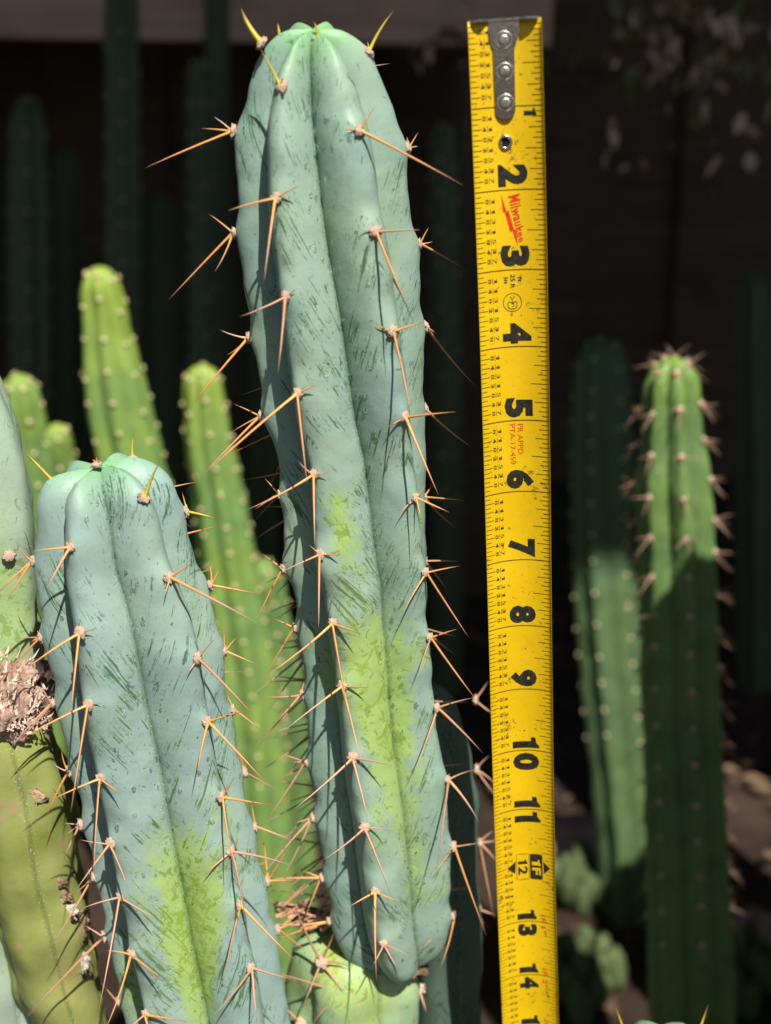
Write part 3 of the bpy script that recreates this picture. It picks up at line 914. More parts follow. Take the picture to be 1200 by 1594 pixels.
tag(link('torn_fibres', bm_mesh('torn_fibres', fb), plain('dry_fibre', (.70, .54, .43), .95, .1, 0, .35, 200), old), kind='stuff')
M_SCAR = plain('dry_scar', (.30, .21, .13), .95, .1, 0, .6, 300, .8, 500, .002)
M_SCAR2 = plain('pale_scar_crust', (.62, .55, .46), .95, .1, 0, .3, 300, .8, 500, .002)
for (x, y, sz, ax, mt) in ((15, 1217, .0024, (.6, .5, 1.2), M_SCAR), (48, 1243, .0038, (1.1, .5, .8), M_SCAR), (51, 1236, .0018, (.8, .6, .6), M_SCAR2), (103, 1422, .0042, (1, .5, .9), M_SCAR2), (100, 1396, .003, (1, .5, .8), M_SCAR), (90, 1375, .0026, (1.2, .5, .7), M_SCAR), (28, 1515, .003, (1.5, .5, .5), M_SCAR), (130, 1500, .003, (.6, .5, 1.6), M_SCAR2), (125, 1440, .0035, (.8, .5, 1.6), M_SCAR)):
    Z = Zt(y) + .004
    cx = np.interp(y, [r[0] for r in st_rows], [r[1] for r in st_rows]); hw = np.interp(y, [r[0] for r in st_rows], [r[2] for r in st_rows])
    q = max(-.98, min(.98, (x - cx) / hw))
    lump('scar', unp(x, y, Z - .86 * hw * Z / F * math.sqrt(1 - q * q)), sz * 1.15, mt, old, (ax[0], .07, ax[2]), .6, 3.5, 3, x)

# yellow-green stub that carries the tall cactus
sb_rows = [(1448, 548, 20), (1450, 548, 50), (1456, 548, 76), (1470, 549, 94), (1495, 550, 104), (1540, 550, 106), (1640, 552, 108)]
SS = Stem(ground_run(px_axis(sb_rows, lambda y: Zt(y) + .028)), const_crests(5, 62), D=.2, p=1.2, rings=140, m=9, wob=.0012, seed=21, tip_len=0,
          tint=[(520, 1480, 30, 60, .9), (560, 1560, 60, 60, .6), (640, 1520, 30, 50, .4)])
stub = thing('cactus_stump', 'yellow-green stump with withered spines carrying the tallest cactus', 'cactus', (0, 0, 0), 'old thick cactus stems')
link('stem', SS.mesh('stub_stem'), M_STUB, stub)


def free_clump(root, ax, ay, Z, tips, kind, size=.0024, th=.00062, k=.25, N=None):
    A = unp(ax, ay, Z)
    ar = put_areole(root, A, N or (CAM - A).normalized(), size)
    for tp in tips:
        B = unp(tp[0], tp[1], Z - (tp[2] if len(tp) > 2 else k) * math.hypot(tp[0] - ax, tp[1] - ay) * Z / F)
        put_spine(ar, A, B, th * rng.uniform(.85, 1.1), kind)


zs = lambda y, x=550: Zt(y) + .028 - .95 * math.sqrt(max(0, .028 ** 2 - ((x - 550) * Zt(y) / F) ** 2))
for (ax, ay, tips) in ((500, 1498, [(455, 1400), (535, 1545), (545, 1505), (470, 1570), (520, 1450)]), (530, 1545, [(485, 1594), (545, 1594), (560, 1570), (475, 1530), (400, 1508)]),
                       (652, 1540, [(664, 1578), (645, 1594), (630, 1560), (646, 1500)]), (470, 1592, [(440, 1560), (500, 1570), (420, 1620)])):
    free_clump(stub, ax, ay, zs(ay, ax), tips, 'o')

# dry litter caught where the stems meet
deb = thing('dead_spine_clump', 'clump of dead spines and corky crumbs lodged behind the yellow-green stump', 'debris', (0, 0, 0))
for k in range(6):
    lump('crumb', unp(rng.uniform(430, 500), rng.uniform(1412, 1448), Zt(1430) + .03 + rng.uniform(-.004, .006)), rng.uniform(.0014, .0032), M_SCAR, deb, (rng.uniform(.8, 1.6), 1, rng.uniform(.6, 1.2)), .5, 2.5, 3, k)
for k in range(26):
    x, y = rng.uniform(425, 525), rng.uniform(1405, 1452)
    o = link('dead_spine', rng.choice(SP['o']), None, deb)
    A = unp(x, y, Zt(1430) + .024); a = rng.uniform(-.4, .9); Lk = rng.uniform(.01, .026)
    d = (RGT * math.cos(a) - DWN * math.sin(a) + FWD * rng.uniform(-.3, .3)).normalized()
    o.matrix_basis = Matrix.LocRotScale(A, d.to_track_quat('Z', 'Y'), Vector((.0006, .0006, Lk)))

# half hidden stem behind the tall cactus, only its outer rib in the sun
p_, r_ = col_px([(655, 1060, 60), (664, 1115, 76), (670, 1250, 76), (672, 1450, 76), (676, 1600, 76)], .548, .604)
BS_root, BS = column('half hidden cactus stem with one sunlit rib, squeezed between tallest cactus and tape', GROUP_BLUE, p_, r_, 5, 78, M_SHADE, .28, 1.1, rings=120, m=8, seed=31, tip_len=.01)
for (ax, ay, tips) in ((739, 1090, [(760, 1060), (768, 1112)]), (741, 1198, [(762, 1176), (772, 1222), (772, 1240)]), (746, 1312, [(770, 1292), (774, 1308), (776, 1345), (769, 1432)]), (744, 1415, [(772, 1424), (752, 1450)])):
    free_clump(BS_root, ax, ay, (.548 + .056 * (ay - 1045) / 555), tips, 'o', .002, .0006, 0.1, Vector((1, -.2, 0)).normalized())

# the spiny cactus beyond the tape, and the dim one next to it
GR = 'spiny green cacti beyond the tape'
p_, r_ = col_px([(1046, 556, 52), (1047, 640, 60), (1050, 760, 62), (1056, 900, 62), (1062, 1100, 63), (1072, 1350, 66), (1078, 1600, 68)], .82, .96)
column('spiny green cactus beyond the tape, sunlit on top and shaded below', GR, p_, r_, 7, 13, M_GREEN, .26, 1.1, rings=170, m=8, seed=41, areoles=spiny(.0265, .42, .017, 'd', 3, .0018, .00042), tip_len=.045)
p_, r_ = col_px([(938, 525, 46), (936, 640, 50), (938, 800, 50), (945, 950, 50), (958, 1100, 50), (970, 1230, 48), (978, 1330, 46)], 1.265, 1.28)
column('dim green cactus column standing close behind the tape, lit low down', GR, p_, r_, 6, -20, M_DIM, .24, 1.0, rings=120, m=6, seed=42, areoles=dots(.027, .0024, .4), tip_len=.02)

# a cactus tip just under the frame, and unseen neighbours added to cast shade
ax = ground_run(px_axis([(1618, 1030, 3), (1622, 1030, 40), (1632, 1030, 70), (1660, 1031, 92), (1720, 1033, 108), (1800, 1036, 112)], lambda y: Zt(y) - .015))
FS = Stem(ax, const_crests(6, 30), D=.28, p=1.2, rings=120, m=8, seed=51, tip_len=.03)
low = thing('columnar_cactus', 'young cactus below the tape of which only two yellow spine tips show', 'cactus', (0, 0, 0), GROUP_BLUE)
link('stem', FS.mesh('low_stem'), M_BLUE, low)
for (x, y, tx, ty) in ((985, 1638, 957, 1562), (1075, 1638, 1103, 1562)):
    free_clump(low, x, y, Zt(1638) - .015, [(tx, ty)], 'y', .002, .00075, .1)
for q, (X, Y, h, r, lab) in enumerate(((.287, .565, .80, .050, 'unseen stout cactus column, added to shade the spiny green one'), (.42, .95, .9, .055, 'unseen tall dark cactus column standing apart, added to shade the bed'), (.62, 1.05, 1.05, .06, 'unseen tallest dark cactus column on the sunny side, added for shade'), (.385, .72, .62, .055, 'unseen low thick cactus column beside the stout one, added to shade the ground'), (.46, .62, .70, .05, 'unseen outermost cactus column, added to shade the ground'), (.20, .36, .30, .05, 'unseen short cactus column in front of the stout one, added for shade'))):
    pts = [Vector((X, Y, h)), Vector((X + .004, Y, h * .6)), Vector((X, Y + .01, h * .25)), Vector((X, Y, -.02))]
    column(lab, 'unseen cacti added for shade', pts, [r * .92, r, r, r], 6, 10 * q, M_GREEN, .24, 1.1, rings=90, m=6, seed=60 + q, areoles=spiny(.05, .5, .02, 'a', 3))

# ------------------------------------------------------------------ dark columns deep in the shade
GD = 'dark cactus columns in the shade'
dark = [(186, -160, 30, 1.55, 'dark cactus column rising past the bench edge'),
        (308, 92, 24, 1.60, 'dark cactus column whose tip ends under the bench edge'),
        (335, -120, 20, 1.75, 'thin dark cactus column crossing the bench edge near the tallest cactus'),
        (45, 150, 36, 1.62, 'broad dark cactus column standing at the edge of the shade'),
        (105, 230, 26, 1.72, 'dark cactus column directly behind the tall lime one'),
        (250, 300, 26, 1.68, 'short dark cactus column between the lime ones'),
        (690, 190, 26, 1.66, 'dark cactus column peeping out between tallest cactus and tape'),
        (1170, 420, 34, 1.72, 'thick dark cactus column beyond the spiny green one'),
        (400, 200, 28, 1.82, 'dark cactus column hidden behind the tallest cactus'),
        (600, 240, 28, 1.80, 'dark cactus column seen through the spines of the tallest cactus')]
for q, (x, y, hw, Z, lab) in enumerate(dark):
    p_, r_ = col_px([(x, y, hw * .92), (x + 3, y + 200, hw), (x + 6, y + 500, hw), (x + 4, y + 900, hw)], Z, Z + .1)
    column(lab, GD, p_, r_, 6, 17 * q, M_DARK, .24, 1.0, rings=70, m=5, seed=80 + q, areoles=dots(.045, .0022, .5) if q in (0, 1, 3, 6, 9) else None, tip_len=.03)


# leafy twigs hanging in at the top, dry leaves ---------------------------------
def leaf_mesh(name, mat, seed, wide=.45):
    rg = random.Random(seed); V, Fc = [], []
    n = 7
    for i in range(n + 1):
        t = i / n; w = wide * math.sin(math.pi * min(1, t * .94 + .03)) ** .8 * .5
        z = .12 * math.sin(t * 3.0 + seed) * t
        V += [(-w, t, z + .12 * w), (0, t, z - .05), (w, t, z + .12 * w)]
    for i in range(n):
        a = i * 3; Fc += [(a, a + 1, a + 4, a + 3), (a + 1, a + 2, a + 5, a + 4)]
    me = mesh_from(name, V, Fc); me.materials.append(mat); return me


M_LEAFG = plain('olive_leaf', (.10, .13, .035), .55, .4, 0, .3, 30)
M_LEAFB = plain('dry_leaf', (.50, .35, .25), .85, .2, 0, .3, 30)
LG = [leaf_mesh('leaf', M_LEAFG, i, .5) for i in range(3)]; LB = [leaf_mesh('leaf', M_LEAFB, 5 + i, .55) for i in range(3)]
M_TWIG = plain('grey_twig', (.11, .08, .06), .9, .2)


def tube(name, pts, r0, r1, mat, parent, K=6):
    V, Fc = [], []
    for i, p in enumerate(pts):
        t = i / (len(pts) - 1); r = r0 + (r1 - r0) * t
        d = (pts[min(i + 1, len(pts) - 1)] - pts[max(i - 1, 0)]).normalized(); q = d.to_track_quat('Z', 'Y')
        for k in range(K):
            a = 2 * math.pi * k / K; V.append(p + q @ Vector((r * math.cos(a), r * math.sin(a), 0)))
    for i in range(len(pts) - 1):
        for k in range(K): Fc.append((i * K + k, i * K + (k + 1) % K, (i + 1) * K + (k + 1) % K, (i + 1) * K + k))
    return link(name, mesh_from(name, V, Fc), mat, parent)


def twig(label, x0, y0, x1, y1, Z, n, seed, brown=.4, high=True):
    rg = random.Random(seed)
    root = thing('leafy_branch', label, 'branch', (0, 0, 0), 'leafy branches hanging from above')
    A, B = unp(x0, y0, Z), unp(x1, y1, Z - .1)
    pts = [A.lerp(B, t) + Vector((rg.uniform(-.02, .02), rg.uniform(-.02, .02), .03 * math.sin(t * 3))) for t in [k / 6 for k in range(7)]]
    if high: tube('twig', [Vector((A.x + .03, A.y + .02, 2.36)), A.lerp(Vector((A.x + .05, A.y, 2.36)), .45), pts[0]], .008, .005, M_TWIG, root)
    tube('twig', pts, .005, .002, M_TWIG, root)
    for k in range(n):
        t = rg.uniform(.15, 1); P = pts[0].lerp(pts[-1], t) + Vector((rg.gauss(0, .045), rg.uniform(-.06, .06), rg.gauss(0, .04)))
        o = link('leaf', rg.choice(LB if rg.random() < brown else LG), None, root)
        s = rg.uniform(.010, .027)
        o.location = P; o.scale = (s, s, s); o.rotation_euler = (rg.uniform(-1.8, -.4), rg.uniform(-.8, .8), rg.uniform(0, 6.28))


twig('leafy branch with olive leaves drooping in behind the top of the tape', 960, -120, 1010, 120, 1.42, 60, 1, .25)
twig('leafy branch with dry tan leaves drooping over the dark corner', 1090, -110, 1080, 190, 1.40, 80, 2, .6)
twig('leafy branch with mixed leaves at the end of the bench', 1210, -140, 1170, 170, 1.46, 70, 3, .4)
twig('dry twig with tan leaves snagged on the bench edge', 742, 62, 640, 112, 1.83, 9, 9, 1.0, False)

def on_ground(px, py, h=0.0):
    d = unp(px, py, 1.0) - CAM
    return CAM + d * ((CAM.z - h) / -d.z)


# low things on the ground beyond the tape -----------------------------------------
M_STONE = plain('pinkish_stone', (.30, .21, .17), .9, .2, 0, .25, 40, .6, 120, .003)
for q, (x, y, sz, lab) in enumerate(((886, 1306, .025, 'pale pinkish stone lying behind the lower tape'), (925, 1330, .014, 'small pinkish stone touching the pale stone behind the tape'), (1165, 1450, .018, 'brown stone near the foot of the spiny green cactus'), (1160, 1050, .0, ''))):
    if not sz: continue
    stn = lump('stone', on_ground(x, y, sz * .5), sz * 1.3, M_STONE, None, (1.3, 1, .8), .35, 1.6, 3, q * 4.0)
    tag(stn, lab, 'stone', 'stones on the bed')


M_SUCC = plain('dusty_succulent_leaf', (.085, .115, .045), .7, .25, 0, .25, 60)


def rosette(label, x, y, Z, n, size, seed):
    rg = random.Random(seed); root = thing('small_succulent', label, 'succulent', (0, 0, 0), 'small succulents behind the tape')
    P = on_ground(x, y, size * .3)
    me = wool_mesh('fleshy_leaf', seed, M_SUCC, 3)
    for k in range(n):
        o = link('fleshy_leaf', me, None, root)
        a = k * 2.4; rr = size * .55 * math.sqrt((k + .3) / n)
        o.location = P + Vector((math.cos(a) * rr, math.sin(a) * rr, size * rg.uniform(-.1, .35)))
        o.scale = (size * .17, size * .17, size * .7); o.rotation_euler = (rg.uniform(-.4, .4), rg.uniform(-.4, .4), a)


rosette('pale green succulent clump behind the lower tape below the stones', 905, 1385, 1.02, 22, .052, 3)
rosette('dim succulent clump low behind the bottom of the tape', 900, 1530, .98, 18, .062, 4)
rosette('green succulent clump at the foot of the spiny cactus', 1160, 1520, 1.0, 16, .056, 5)

M_LITTER = plain('rotting_leaf_litter', (.13, .085, .055), .9, .15, 0, .4, 20)
litter = bmesh.new()
rg = random.Random(5)
for k in range(1400):
    x, y = rg.uniform(-1.0, 1.2), rg.uniform(.55, 2.5)
    s = rg.uniform(.006, .022); a = rg.uniform(0, 6.28)
    c = Vector((x, y, .008 + .01 * rg.random()))
    ux = Vector((math.cos(a), math.sin(a), rg.uniform(-.3, .3))) * s; uy = Vector((-math.sin(a), math.cos(a), rg.uniform(-.3, .3))) * s * .35
    vs = [litter.verts.new(c - ux), litter.verts.new(c + uy + Vector((0, 0, s * .2))), litter.verts.new(c + ux), litter.verts.new(c - uy)]
    litter.faces.new(vs)
tag(link('leaf_litter', bm_mesh('leaf_litter', litter), M_LITTER), 'scattered dry leaf litter over the dark soil', 'litter', kind='stuff')

# ------------------------------------------------------------------ the tape measure
INCH = 0.0254
T_TOP = unp(782.3, 30.6, TZ0)
T_BOT = unp(826.0, 1592, TZ0 * (1 + TC * ((1592 - 797 - TA) / (TB - TC * (1592 - 797)))))
TU = (T_BOT - T_TOP).normalized()
TE = (RGT - TU * TU.dot(RGT)).normalized()
TN = TU.cross(TE).normalized()
if TN.dot(CAM - T_TOP) < 0: TN = -TN
TW, SAG = 0.0223, 0.0036


def tp(s, c, n=0.0):
    """point on the blade: s metres from the end, c metres across from the middle, n above the printed face"""
    k = (c / (TW / 2))
    slope = 2 * SAG * k / (TW / 2)
    nn = (TN - TE * slope).normalized()
    wv = .0006 * math.sin(s * 14 + .5)
    return T_TOP + TU * s + TE * (c + wv) + TN * (SAG * k * k) + nn * n


def yellow():
    t = NT('yellow_tape_paint'); o = t.obj()
    c = t.mix(t.ramp(t.noise(o, 40, 4, .6), .3, .7), (.62, .395, .003), (.69, .45, .005))
    sp = t.noise(o, 520, 5, .75, .4)
    dn = t.noise(o, 60, 3, .6)
    m = t.ramp(t.math('SUBTRACT', sp, t.ramp(dn, .35, .7, .67, .565)), 0, .03)
    c = t.mix(t.math('MULTIPLY', m, .75), c, (.10, .065, .012))
    sm = t.ramp(t.noise(o, 150, 5, .7), .56, .75, 0, .30)
    c = t.mix(sm, c, (.42, .27, .02))
    t.bump(t.noise(o, 500, 3, .6), .12, .0004)
    return t.out(c, t.ramp(t.noise(o, 200, 3, .6), .3, .7, .34, .5), .4)


M_YEL = yellow()
M_INK = plain('black_ink', (.020, .019, .012), .5, .35, 0, .5, 700)
M_TICK = plain('brown_black_ink', (.055, .034, .006), .55, .3)
M_RED = plain('red_ink', (.58, .035, .008), .5, .35, 0, .2, 600)
tape = thing('tape_measure', 'yellow steel tape measure blade hanging end up beside the tallest cactus', 'tape measure', (0, 0, 0))
V, Fc = [], []
NS, NC = 200, 16
S_END = T_TOP.z / -TU.z - .002
for i in range(NS + 1):
    for k in range(NC + 1):
        V.append(tp(S_END * i / NS, TW * (k / NC - .5)))
top_n = len(V)
for i in range(NS + 1):
    for k in range(NC + 1):
        V.append(tp(S_END * i / NS, TW * (k / NC - .5), -.00016))
st_ = NC + 1
for i in range(NS):
    for k in range(NC):
        a = i * st_ + k
        Fc.append((a, a + st_, a + st_ + 1, a + 1)); b = a + top_n; Fc.append((b, b + 1, b + st_ + 1, b + st_))
    for k in (0, NC):
        a = i * st_ + k; b = a + top_n
        Fc.append((a, b, b + st_, a + st_))
for k in range(NC): Fc.append((k, k + 1, k + 1 + top_n, k + top_n))
link('blade', mesh_from('blade', V, Fc), M_YEL, tape)


class Print:
    """ink laid on the blade: everything in (s, c), metres"""

    def __init__(s): s.v, s.f = [], []

    def quad(s, s0, s1, c0, c1, n=6e-5):
        m = max(1, int(abs(c1 - c0) / .0015)); b = len(s.v)
        for k in range(m + 1):
            c = c0 + (c1 - c0) * k / m
            s.v += [tp(s0, c, n), tp(s1, c, n)]
        for k in range(m): s.f.append((b + 2 * k, b + 2 * k + 1, b + 2 * k + 3, b + 2 * k + 2))

    def poly(s, pts, n=6e-5):
        bm = bmesh.new(); f = bm.faces.new([bm.verts.new((p[0], p[1], 0)) for p in pts])
        f.normal_update()
        bmesh.ops.triangulate(bm, faces=[f]); s.add_bm(bm, n)

    def add_bm(s, bm, n=6e-5, fn=None):
        y = [v.co.y for v in bm.verts]
        if max(y) - min(y) > .0022:
            c = min(y) + .0015
            while c < max(y):
                bmesh.ops.bisect_plane(bm, geom=bm.verts[:] + bm.edges[:] + bm.faces[:], plane_co=(0, c, 0), plane_no=(0, 1, 0)); c += .0015
        b = len(s.v); bm.verts.index_update()
        for v in bm.verts: s.v.append(tp(v.co.x, v.co.y, n))
        for f in bm.faces: s.f.append(tuple(b + v.index for v in f.verts))
        bm.free()

    def stroke(s, pts, w, n=6e-5):
        for (a, b) in zip(pts[:-1], pts[1:]):
            a, b = Vector(a), Vector(b); d = (b - a); L = d.length
            if L < 1e-9: continue
            d /= L; q = Vector((-d.y, d.x)) * w / 2; a2, b2 = a - d * w * .25, b + d * w * .25
            k = len(s.v)
            s.v += [tp(*(a2 - q), n), tp(*(b2 - q), n), tp(*(b2 + q), n), tp(*(a2 + q), n)]; s.f.append((k, k + 1, k + 2, k + 3))

    def text(s, body, s0, s1, c0, c1, bold=0.0, fn=None, n=6e-5, space=1.0, shear=0.0):
        """letters read along +s, their tops towards +c, fitted into the rectangle"""
        cu = bpy.data.curves.new('lettering', 'FONT'); cu.body = body; cu.offset = bold; cu.resolution_u = 3; cu.space_character = space; cu.shear = shear
        cu.fill_mode = 'FRONT'
        ob = bpy.data.objects.new('lettering', cu); me = ob.to_mesh()
        bm = bmesh.new(); bm.from_mesh(me); ob.to_mesh_clear()
        bpy.data.objects.remove(ob); bpy.data.curves.remove(cu)
        xs = [v.co.x for v in bm.verts]; ys = [v.co.y for v in bm.verts]
        x0, x1, y0, y1 = min(xs), max(xs), min(ys), max(ys)
        for v in bm.verts:
            u, w = (v.co.x - x0) / (x1 - x0), (v.co.y - y0) / (y1 - y0)
            if fn: a, b = fn(u, w)
            else: a, b = s0 + (s1 - s0) * u, c0 + (c1 - c0) * w
            v.co = (a, b, 0)
        s.add_bm(bm, n)

    def one(s, s0, s1, c0, c1, n=6e-5):
        P = [(.37, 0), (1, 0), (1, 1), (.74, 1), (.62, .93), (.42, .885), (0, .865), (0, .70), (.37, .70)]
        s.poly([(s0 + (s1 - s0) * u, c0 + (c1 - c0) * w) for u, w in P], n)

    def digit(s, ch, s0, s1, c0, c1, bold, n=6e-5):
        if ch == '1': s.one(s0, s1, c0, c1, n)
        else: s.text(ch, s0, s1, c0, c1, bold, n=n)

    def build(s, name, mat):
        return link(name, mesh_from(name, s.v, s.f, False), mat, tape)


CF = lambda fr: TW * (fr - .5)             # fraction across, from the edge with the fractions
marks, ink, red = Print(), Print(), Print()
LAST = 17
for q in range(1, LAST * 16):
    s0 = q / 16 * INCH; hw_ = .0001
    if q % 16 == 0:
        if q // 16 != 12: marks.quad(s0 - .00016, s0 + .00016, CF(.002), CF(.998))
        else:
            marks.quad(s0 - .00013, s0 + .00013, CF(.002), CF(.17)); marks.quad(s0 - .00013, s0 + .00013, CF(.93), CF(.998))
        continue
    ll = .135 if q % 2 == 0 else .088
    marks.quad(s0 - hw_, s0 + hw_, CF(.002), CF(ll))
    lr = .26 if q % 8 == 0 else .205 if q % 4 == 0 else .15 if q % 2 == 0 else .108
    marks.quad(s0 - hw_, s0 + hw_, CF(1 - lr), CF(.998))
    if q % 2 == 0:
        f8 = (q % 16) // 2
        num, den = ((f8, 8) if f8 % 2 else ((f8 // 2, 4) if f8 % 4 else (1, 2)))
        bold = .035 if den != 8 else 0.0
        if s0 < .12 * INCH: continue
        if abs(s0 / INCH - 12) < .2 and f8 == 7: pass
        hs = .031 * INCH
        marks.text(str(den), s0 - hs, s0 + hs, CF(.15), CF(.200), bold)
        marks.stroke([(s0 - hs * 1.2, CF(.218)), (s0 + hs * 1.2, CF(.218))], .00015)
        w1 = hs * (.8 if num == 1 else 1)
        marks.digit(str(num), s0 - w1, s0 + w1, CF(.236), CF(.287), bold)

def numeral(body, s0, s1, c0, c1, bold=.062, name='numeral', mat=None):
    pr = Print(); pr.digit(body, s0 * INCH, s1 * INCH, CF(c0), CF(c1), bold) if len(body) == 1 else pr.text(body, s0 * INCH, s1 * INCH, CF(c0), CF(c1), bold)
    return pr.build(name, mat or M_INK)


for nn in range(2, 10): numeral(str(nn), nn - .31, nn - .04, .345, .765)
numeral('1', 1.03, 1.115, .735, .905)
for nn in (10, 11, 13, 14, 15, 16):
    a, b = str(nn)[0], str(nn)[1]
    big = nn < 12
    c0, c1 = (.35, .785) if big else (.345, .68)
    numeral(a, nn - (.215 if big else .21), nn - .04, c0, c1)
    numeral(b, nn + .045, nn + .045 + (.175 if b == '1' else (.29 if big else .225)), c0, c1)
    if nn > 12:
        numeral('1F', nn - .135, nn - .01, .745, .835, .02, 'red_numeral', M_RED)
        numeral('%d"' % (nn - 12), nn + .075, nn + .22, .745, .835, .02, 'red_numeral', M_RED)

numeral('m', 14.28, 14.36, .95, .99, 0, 'red_numeral', M_RED)

# the foot box at twelve inches: framed 12 and solid 1F with arrow heads
b0, b1 = 11.78, 12.23
def rbox(pr, s0, s1, c0, c1, r):
    pts = []
    for (cs, cc, a0) in ((s1 - r, c1 - r, 0), (s0 + r, c1 - r, 90), (s0 + r, c0 + r, 180), (s1 - r, c0 + r, 270)):
        for k in range(5):
            a = R_(a0 + k * 22.5); pts.append((cs + r * math.cos(a), cc + r * math.sin(a)))
    return pts
fr_ = rbox(ink, b0 * INCH, b1 * INCH, CF(.36), CF(.575), .0005)
ink.stroke(fr_ + [fr_[0]], .00016)
ink.digit('1', (b0 + .1) * INCH, (b0 + .18) * INCH, CF(.385), CF(.55), .02); ink.text('2', (b0 + .22) * INCH, (b1 - .08) * INCH, CF(.385), CF(.55), .03)
ink.build('foot_frame', M_INK); ink = Print()
ink.poly(rbox(ink, b0 * INCH, b1 * INCH, CF(.59), CF(.80), .0007)); ink.build('foot_panel', M_INK); ink = Print()
Pw = Print()
Pw.digit('1', (b0 + .1) * INCH, (b0 + .2) * INCH, CF(.625), CF(.77), .03, n=.00011); Pw.text('F', (b0 + .24) * INCH, (b1 - .08) * INCH, CF(.625), CF(.77), .03, n=.00011)
Pw.build('foot_lettering', M_YEL)
for tri in ([(11.90, .815), (12.0, .925), (12.12, .82)], [(11.90, .345), (12.12, .335), (12.0, .195)]):
    pr = Print(); pr.poly([(a * INCH, CF(c)) for a, c in tri]); pr.build('arrow_mark', M_INK)

# red maker's mark: slanted tapering script over a jagged bolt
def script(u, w):
    s = (2.08 + .59 * u - .05 * w) * INCH
    lo = .475 + .145 * u; hgt = .17 - .085 * u
    return s, CF(lo + hgt * w)
red.text('Milwaukee', 0, 1, 0, 1, .022, fn=script, shear=.2, space=1.08); red.build('maker_lettering', M_RED)
bolt = [(2.05, .38), (2.27, .455), (2.245, .48), (2.50, .555), (2.475, .585), (2.70, .60), (2.505, .525), (2.53, .50), (2.265, .425), (2.285, .405)]
red = Print(); red.poly([(a * INCH, CF(c)) for a, c in bolt]); red.build('bolt_mark', M_RED)
numeral('PR APPD', 5.05, 5.47, .535, .615, 0, 'approval_lettering', M_RED)
numeral('PTA-17-459', 5.05, 5.61, .415, .495, 0, 'approval_lettering', M_RED)
numeral('in', 3.09, 3.17, .385, .45, .02, 'unit_lettering'); numeral('25 ft', 3.06, 3.235, .48, .55, .02, 'unit_lettering'); numeral('ft', 3.09, 3.165, .585, .65, .02, 'unit_lettering')
# round pictogram of a hand on a pouch
ic, rc = (3.42, .50), .0030
ctr = (ic[0] * INCH, CF(ic[1]))
ring = [(ctr[0] + rc * math.cos(a), ctr[1] + rc * math.sin(a)) for a in [k * math.pi / 16 for k in range(33)]]
ink.stroke(ring, .00022)
q_ = lambda pts: [(ctr[0] + a * .001, ctr[1] + b * .001) for a, b in pts]
ink.stroke(q_([(-.2, -1.2), (.3, -1.5), (1.6, -1.4), (2.1, -.8), (2.1, .8), (1.6, 1.4), (.3, 1.5), (-.2, 1.2), (-.1, .5), (.4, .2), (.2, -.3), (-.2, -.6), (-.2, -1.2)]), .00024)
ink.stroke(q_([(-2.0, -.7), (-1.0, -.1), (-2.0, .8)]), .00022); ink.stroke(q_([(-1.0, -.1), (-.2, 0), (.6, .5), (1.3, .4), (1.4, 0)]), .00022)
tag(marks.build('scale_marks', M_TICK), kind='stuff'); ink.build('hand_pictogram', M_INK)


# hook with rivets, and the eyelet --------------------------------------------------------
def steel(name, col, r0, r1):
    t = NT(name); o = t.obj()
    n = t.noise(o, 900, 4, .7); c = t.mix(t.ramp(t.noise(o, 400, 4, .7), .5, .72, 0, .6), col, tuple(.35 * x for x in col))
    t.bump(n, .2, .0003)
    return t.out(c, t.ramp(n, .3, .7, r0, r1), .5, 1.0)


M_CHROME = steel('plated_steel', (.55, .55, .55), .10, .24)
M_RIVET = steel('dull_rivet_steel', (.50, .48, .45), .3, .5)
M_HOLE = plain('hole_shadow', (.012, .012, .01), .9, .1)


def flat_plate(name, outline, n0, n1, mat, parent, bev=.0002):
    """outline in (s, c) extruded from height n0 to n1 above the blade's middle line"""
    bm = bmesh.new(); base = lambda s, c, n: T_TOP + TU * s + TE * c + TN * n
    f = bm.faces.new([bm.verts.new(base(s, c, n0)) for s, c in outline])
    r = bmesh.ops.extrude_face_region(bm, geom=[f])
    vs = [g for g in r['geom'] if isinstance(g, bmesh.types.BMVert)]
    bmesh.ops.translate(bm, verts=vs, vec=TN * (n1 - n0))
    bmesh.ops.recalc_face_normals(bm, faces=bm.faces)
    top = [e for e in bm.edges if all(v in set(vs) for v in e.verts)]
    if bev: bmesh.ops.bevel(bm, geom=top, offset=bev, segments=2, affect='EDGES', profile=.5)
    return link(name, bm_mesh(name, bm), mat, parent)


mm = .001
out = [(.4 * mm, -4.7 * mm), (4.0 * mm, -4.7 * mm), (6.2 * mm, -4.2 * mm), (8.4 * mm, -3.3 * mm), (26.2 * mm, -3.15 * mm)]
out += [(26.2 * mm + 3.15 * mm * math.sin(a), -3.15 * mm * math.cos(a)) for a in [k * math.pi / 14 for k in range(1, 14)]]
out += [(26.2 * mm, 3.15 * mm), (8.4 * mm, 3.3 * mm), (6.2 * mm, 4.2 * mm), (4.0 * mm, 4.9 * mm), (.4 * mm, 4.9 * mm)]
hook = flat_plate('hook', out, .35 * mm, 1.15 * mm, M_CHROME, tape)
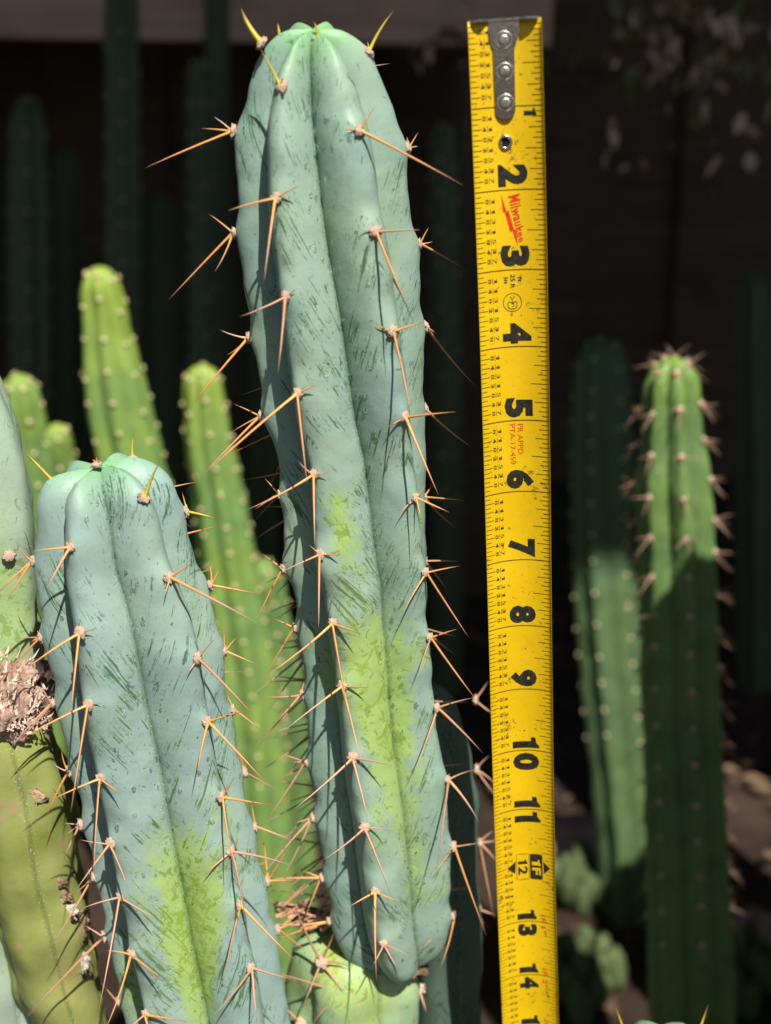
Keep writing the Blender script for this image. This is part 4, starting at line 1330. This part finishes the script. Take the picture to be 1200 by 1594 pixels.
# folded lip standing towards the viewer, its two ears past the plate
lip = [(-10.6, .5), (-10.7, 3.0), (-9.4, 4.3), (-6.6, 4.3), (-5.4, 2.6), (-4.6, 1.7), (4.8, 1.7), (5.6, 2.6), (6.8, 4.5), (9.6, 4.5), (10.8, 3.2), (10.7, .5)]
bm = bmesh.new()
f = bm.faces.new([bm.verts.new(T_TOP + TU * (-.5 * mm) + TE * (c * mm) + TN * (n * mm)) for c, n in lip])
r = bmesh.ops.extrude_face_region(bm, geom=[f]); vs = [g for g in r['geom'] if isinstance(g, bmesh.types.BMVert)]
bmesh.ops.translate(bm, verts=vs, vec=TU * (.9 * mm)); bmesh.ops.recalc_face_normals(bm, faces=bm.faces)
bmesh.ops.bevel(bm, geom=bm.edges[:], offset=.18 * mm, segments=2, affect='EDGES')
link('lip', bm_mesh('lip', bm), M_CHROME, hook)


def lathe(name, prof, s, c, n0, mat, parent, K=28):
    """profile [(radius mm, height mm)] turned about the blade normal"""
    V, Fc = [], []; C = T_TOP + TU * s + TE * c + TN * n0
    for r, h in prof:
        for k in range(K):
            a = 2 * math.pi * k / K
            V.append(C + TE * (r * mm * math.cos(a)) + TU * (r * mm * math.sin(a)) + TN * (h * mm))
    for i in range(len(prof) - 1):
        for k in range(K): Fc.append((i * K + k, i * K + (k + 1) % K, (i + 1) * K + (k + 1) % K, (i + 1) * K + k))
    me = mesh_from(name, V, Fc)
    bm = bmesh.new(); bm.from_mesh(me); bmesh.ops.recalc_face_normals(bm, faces=bm.faces); bm.to_mesh(me); bm.free()
    return link(name, me, mat, parent)


for sm in (5.8, 15.0, 24.2):
    rv = lathe('rivet', [(2.75, -.02), (2.7, .30), (2.5, .42), (2.25, .36), (2.1, .05), (2.0, -.5), (1.6, -.5), (1.58, .75), (1.45, .98), (1.1, 1.05), (.6, 1.07), (.01, 1.08)], sm * mm, .1 * mm, 1.15 * mm, M_RIVET, hook)
ey = lathe('eyelet', [(2.3, -.1), (2.25, .5), (1.9, .78), (1.5, .7), (1.3, .35), (1.25, .02)], 36.1 * mm, -.2 * mm, .05 * mm, M_CHROME, tape)
lathe('painted_hole_dark', [(1.27, .06), (.02, .06)], 36.1 * mm, -.2 * mm, .05 * mm, M_HOLE, ey)  # black disc painted for the darkness seen through the eyelet; blade is uncut
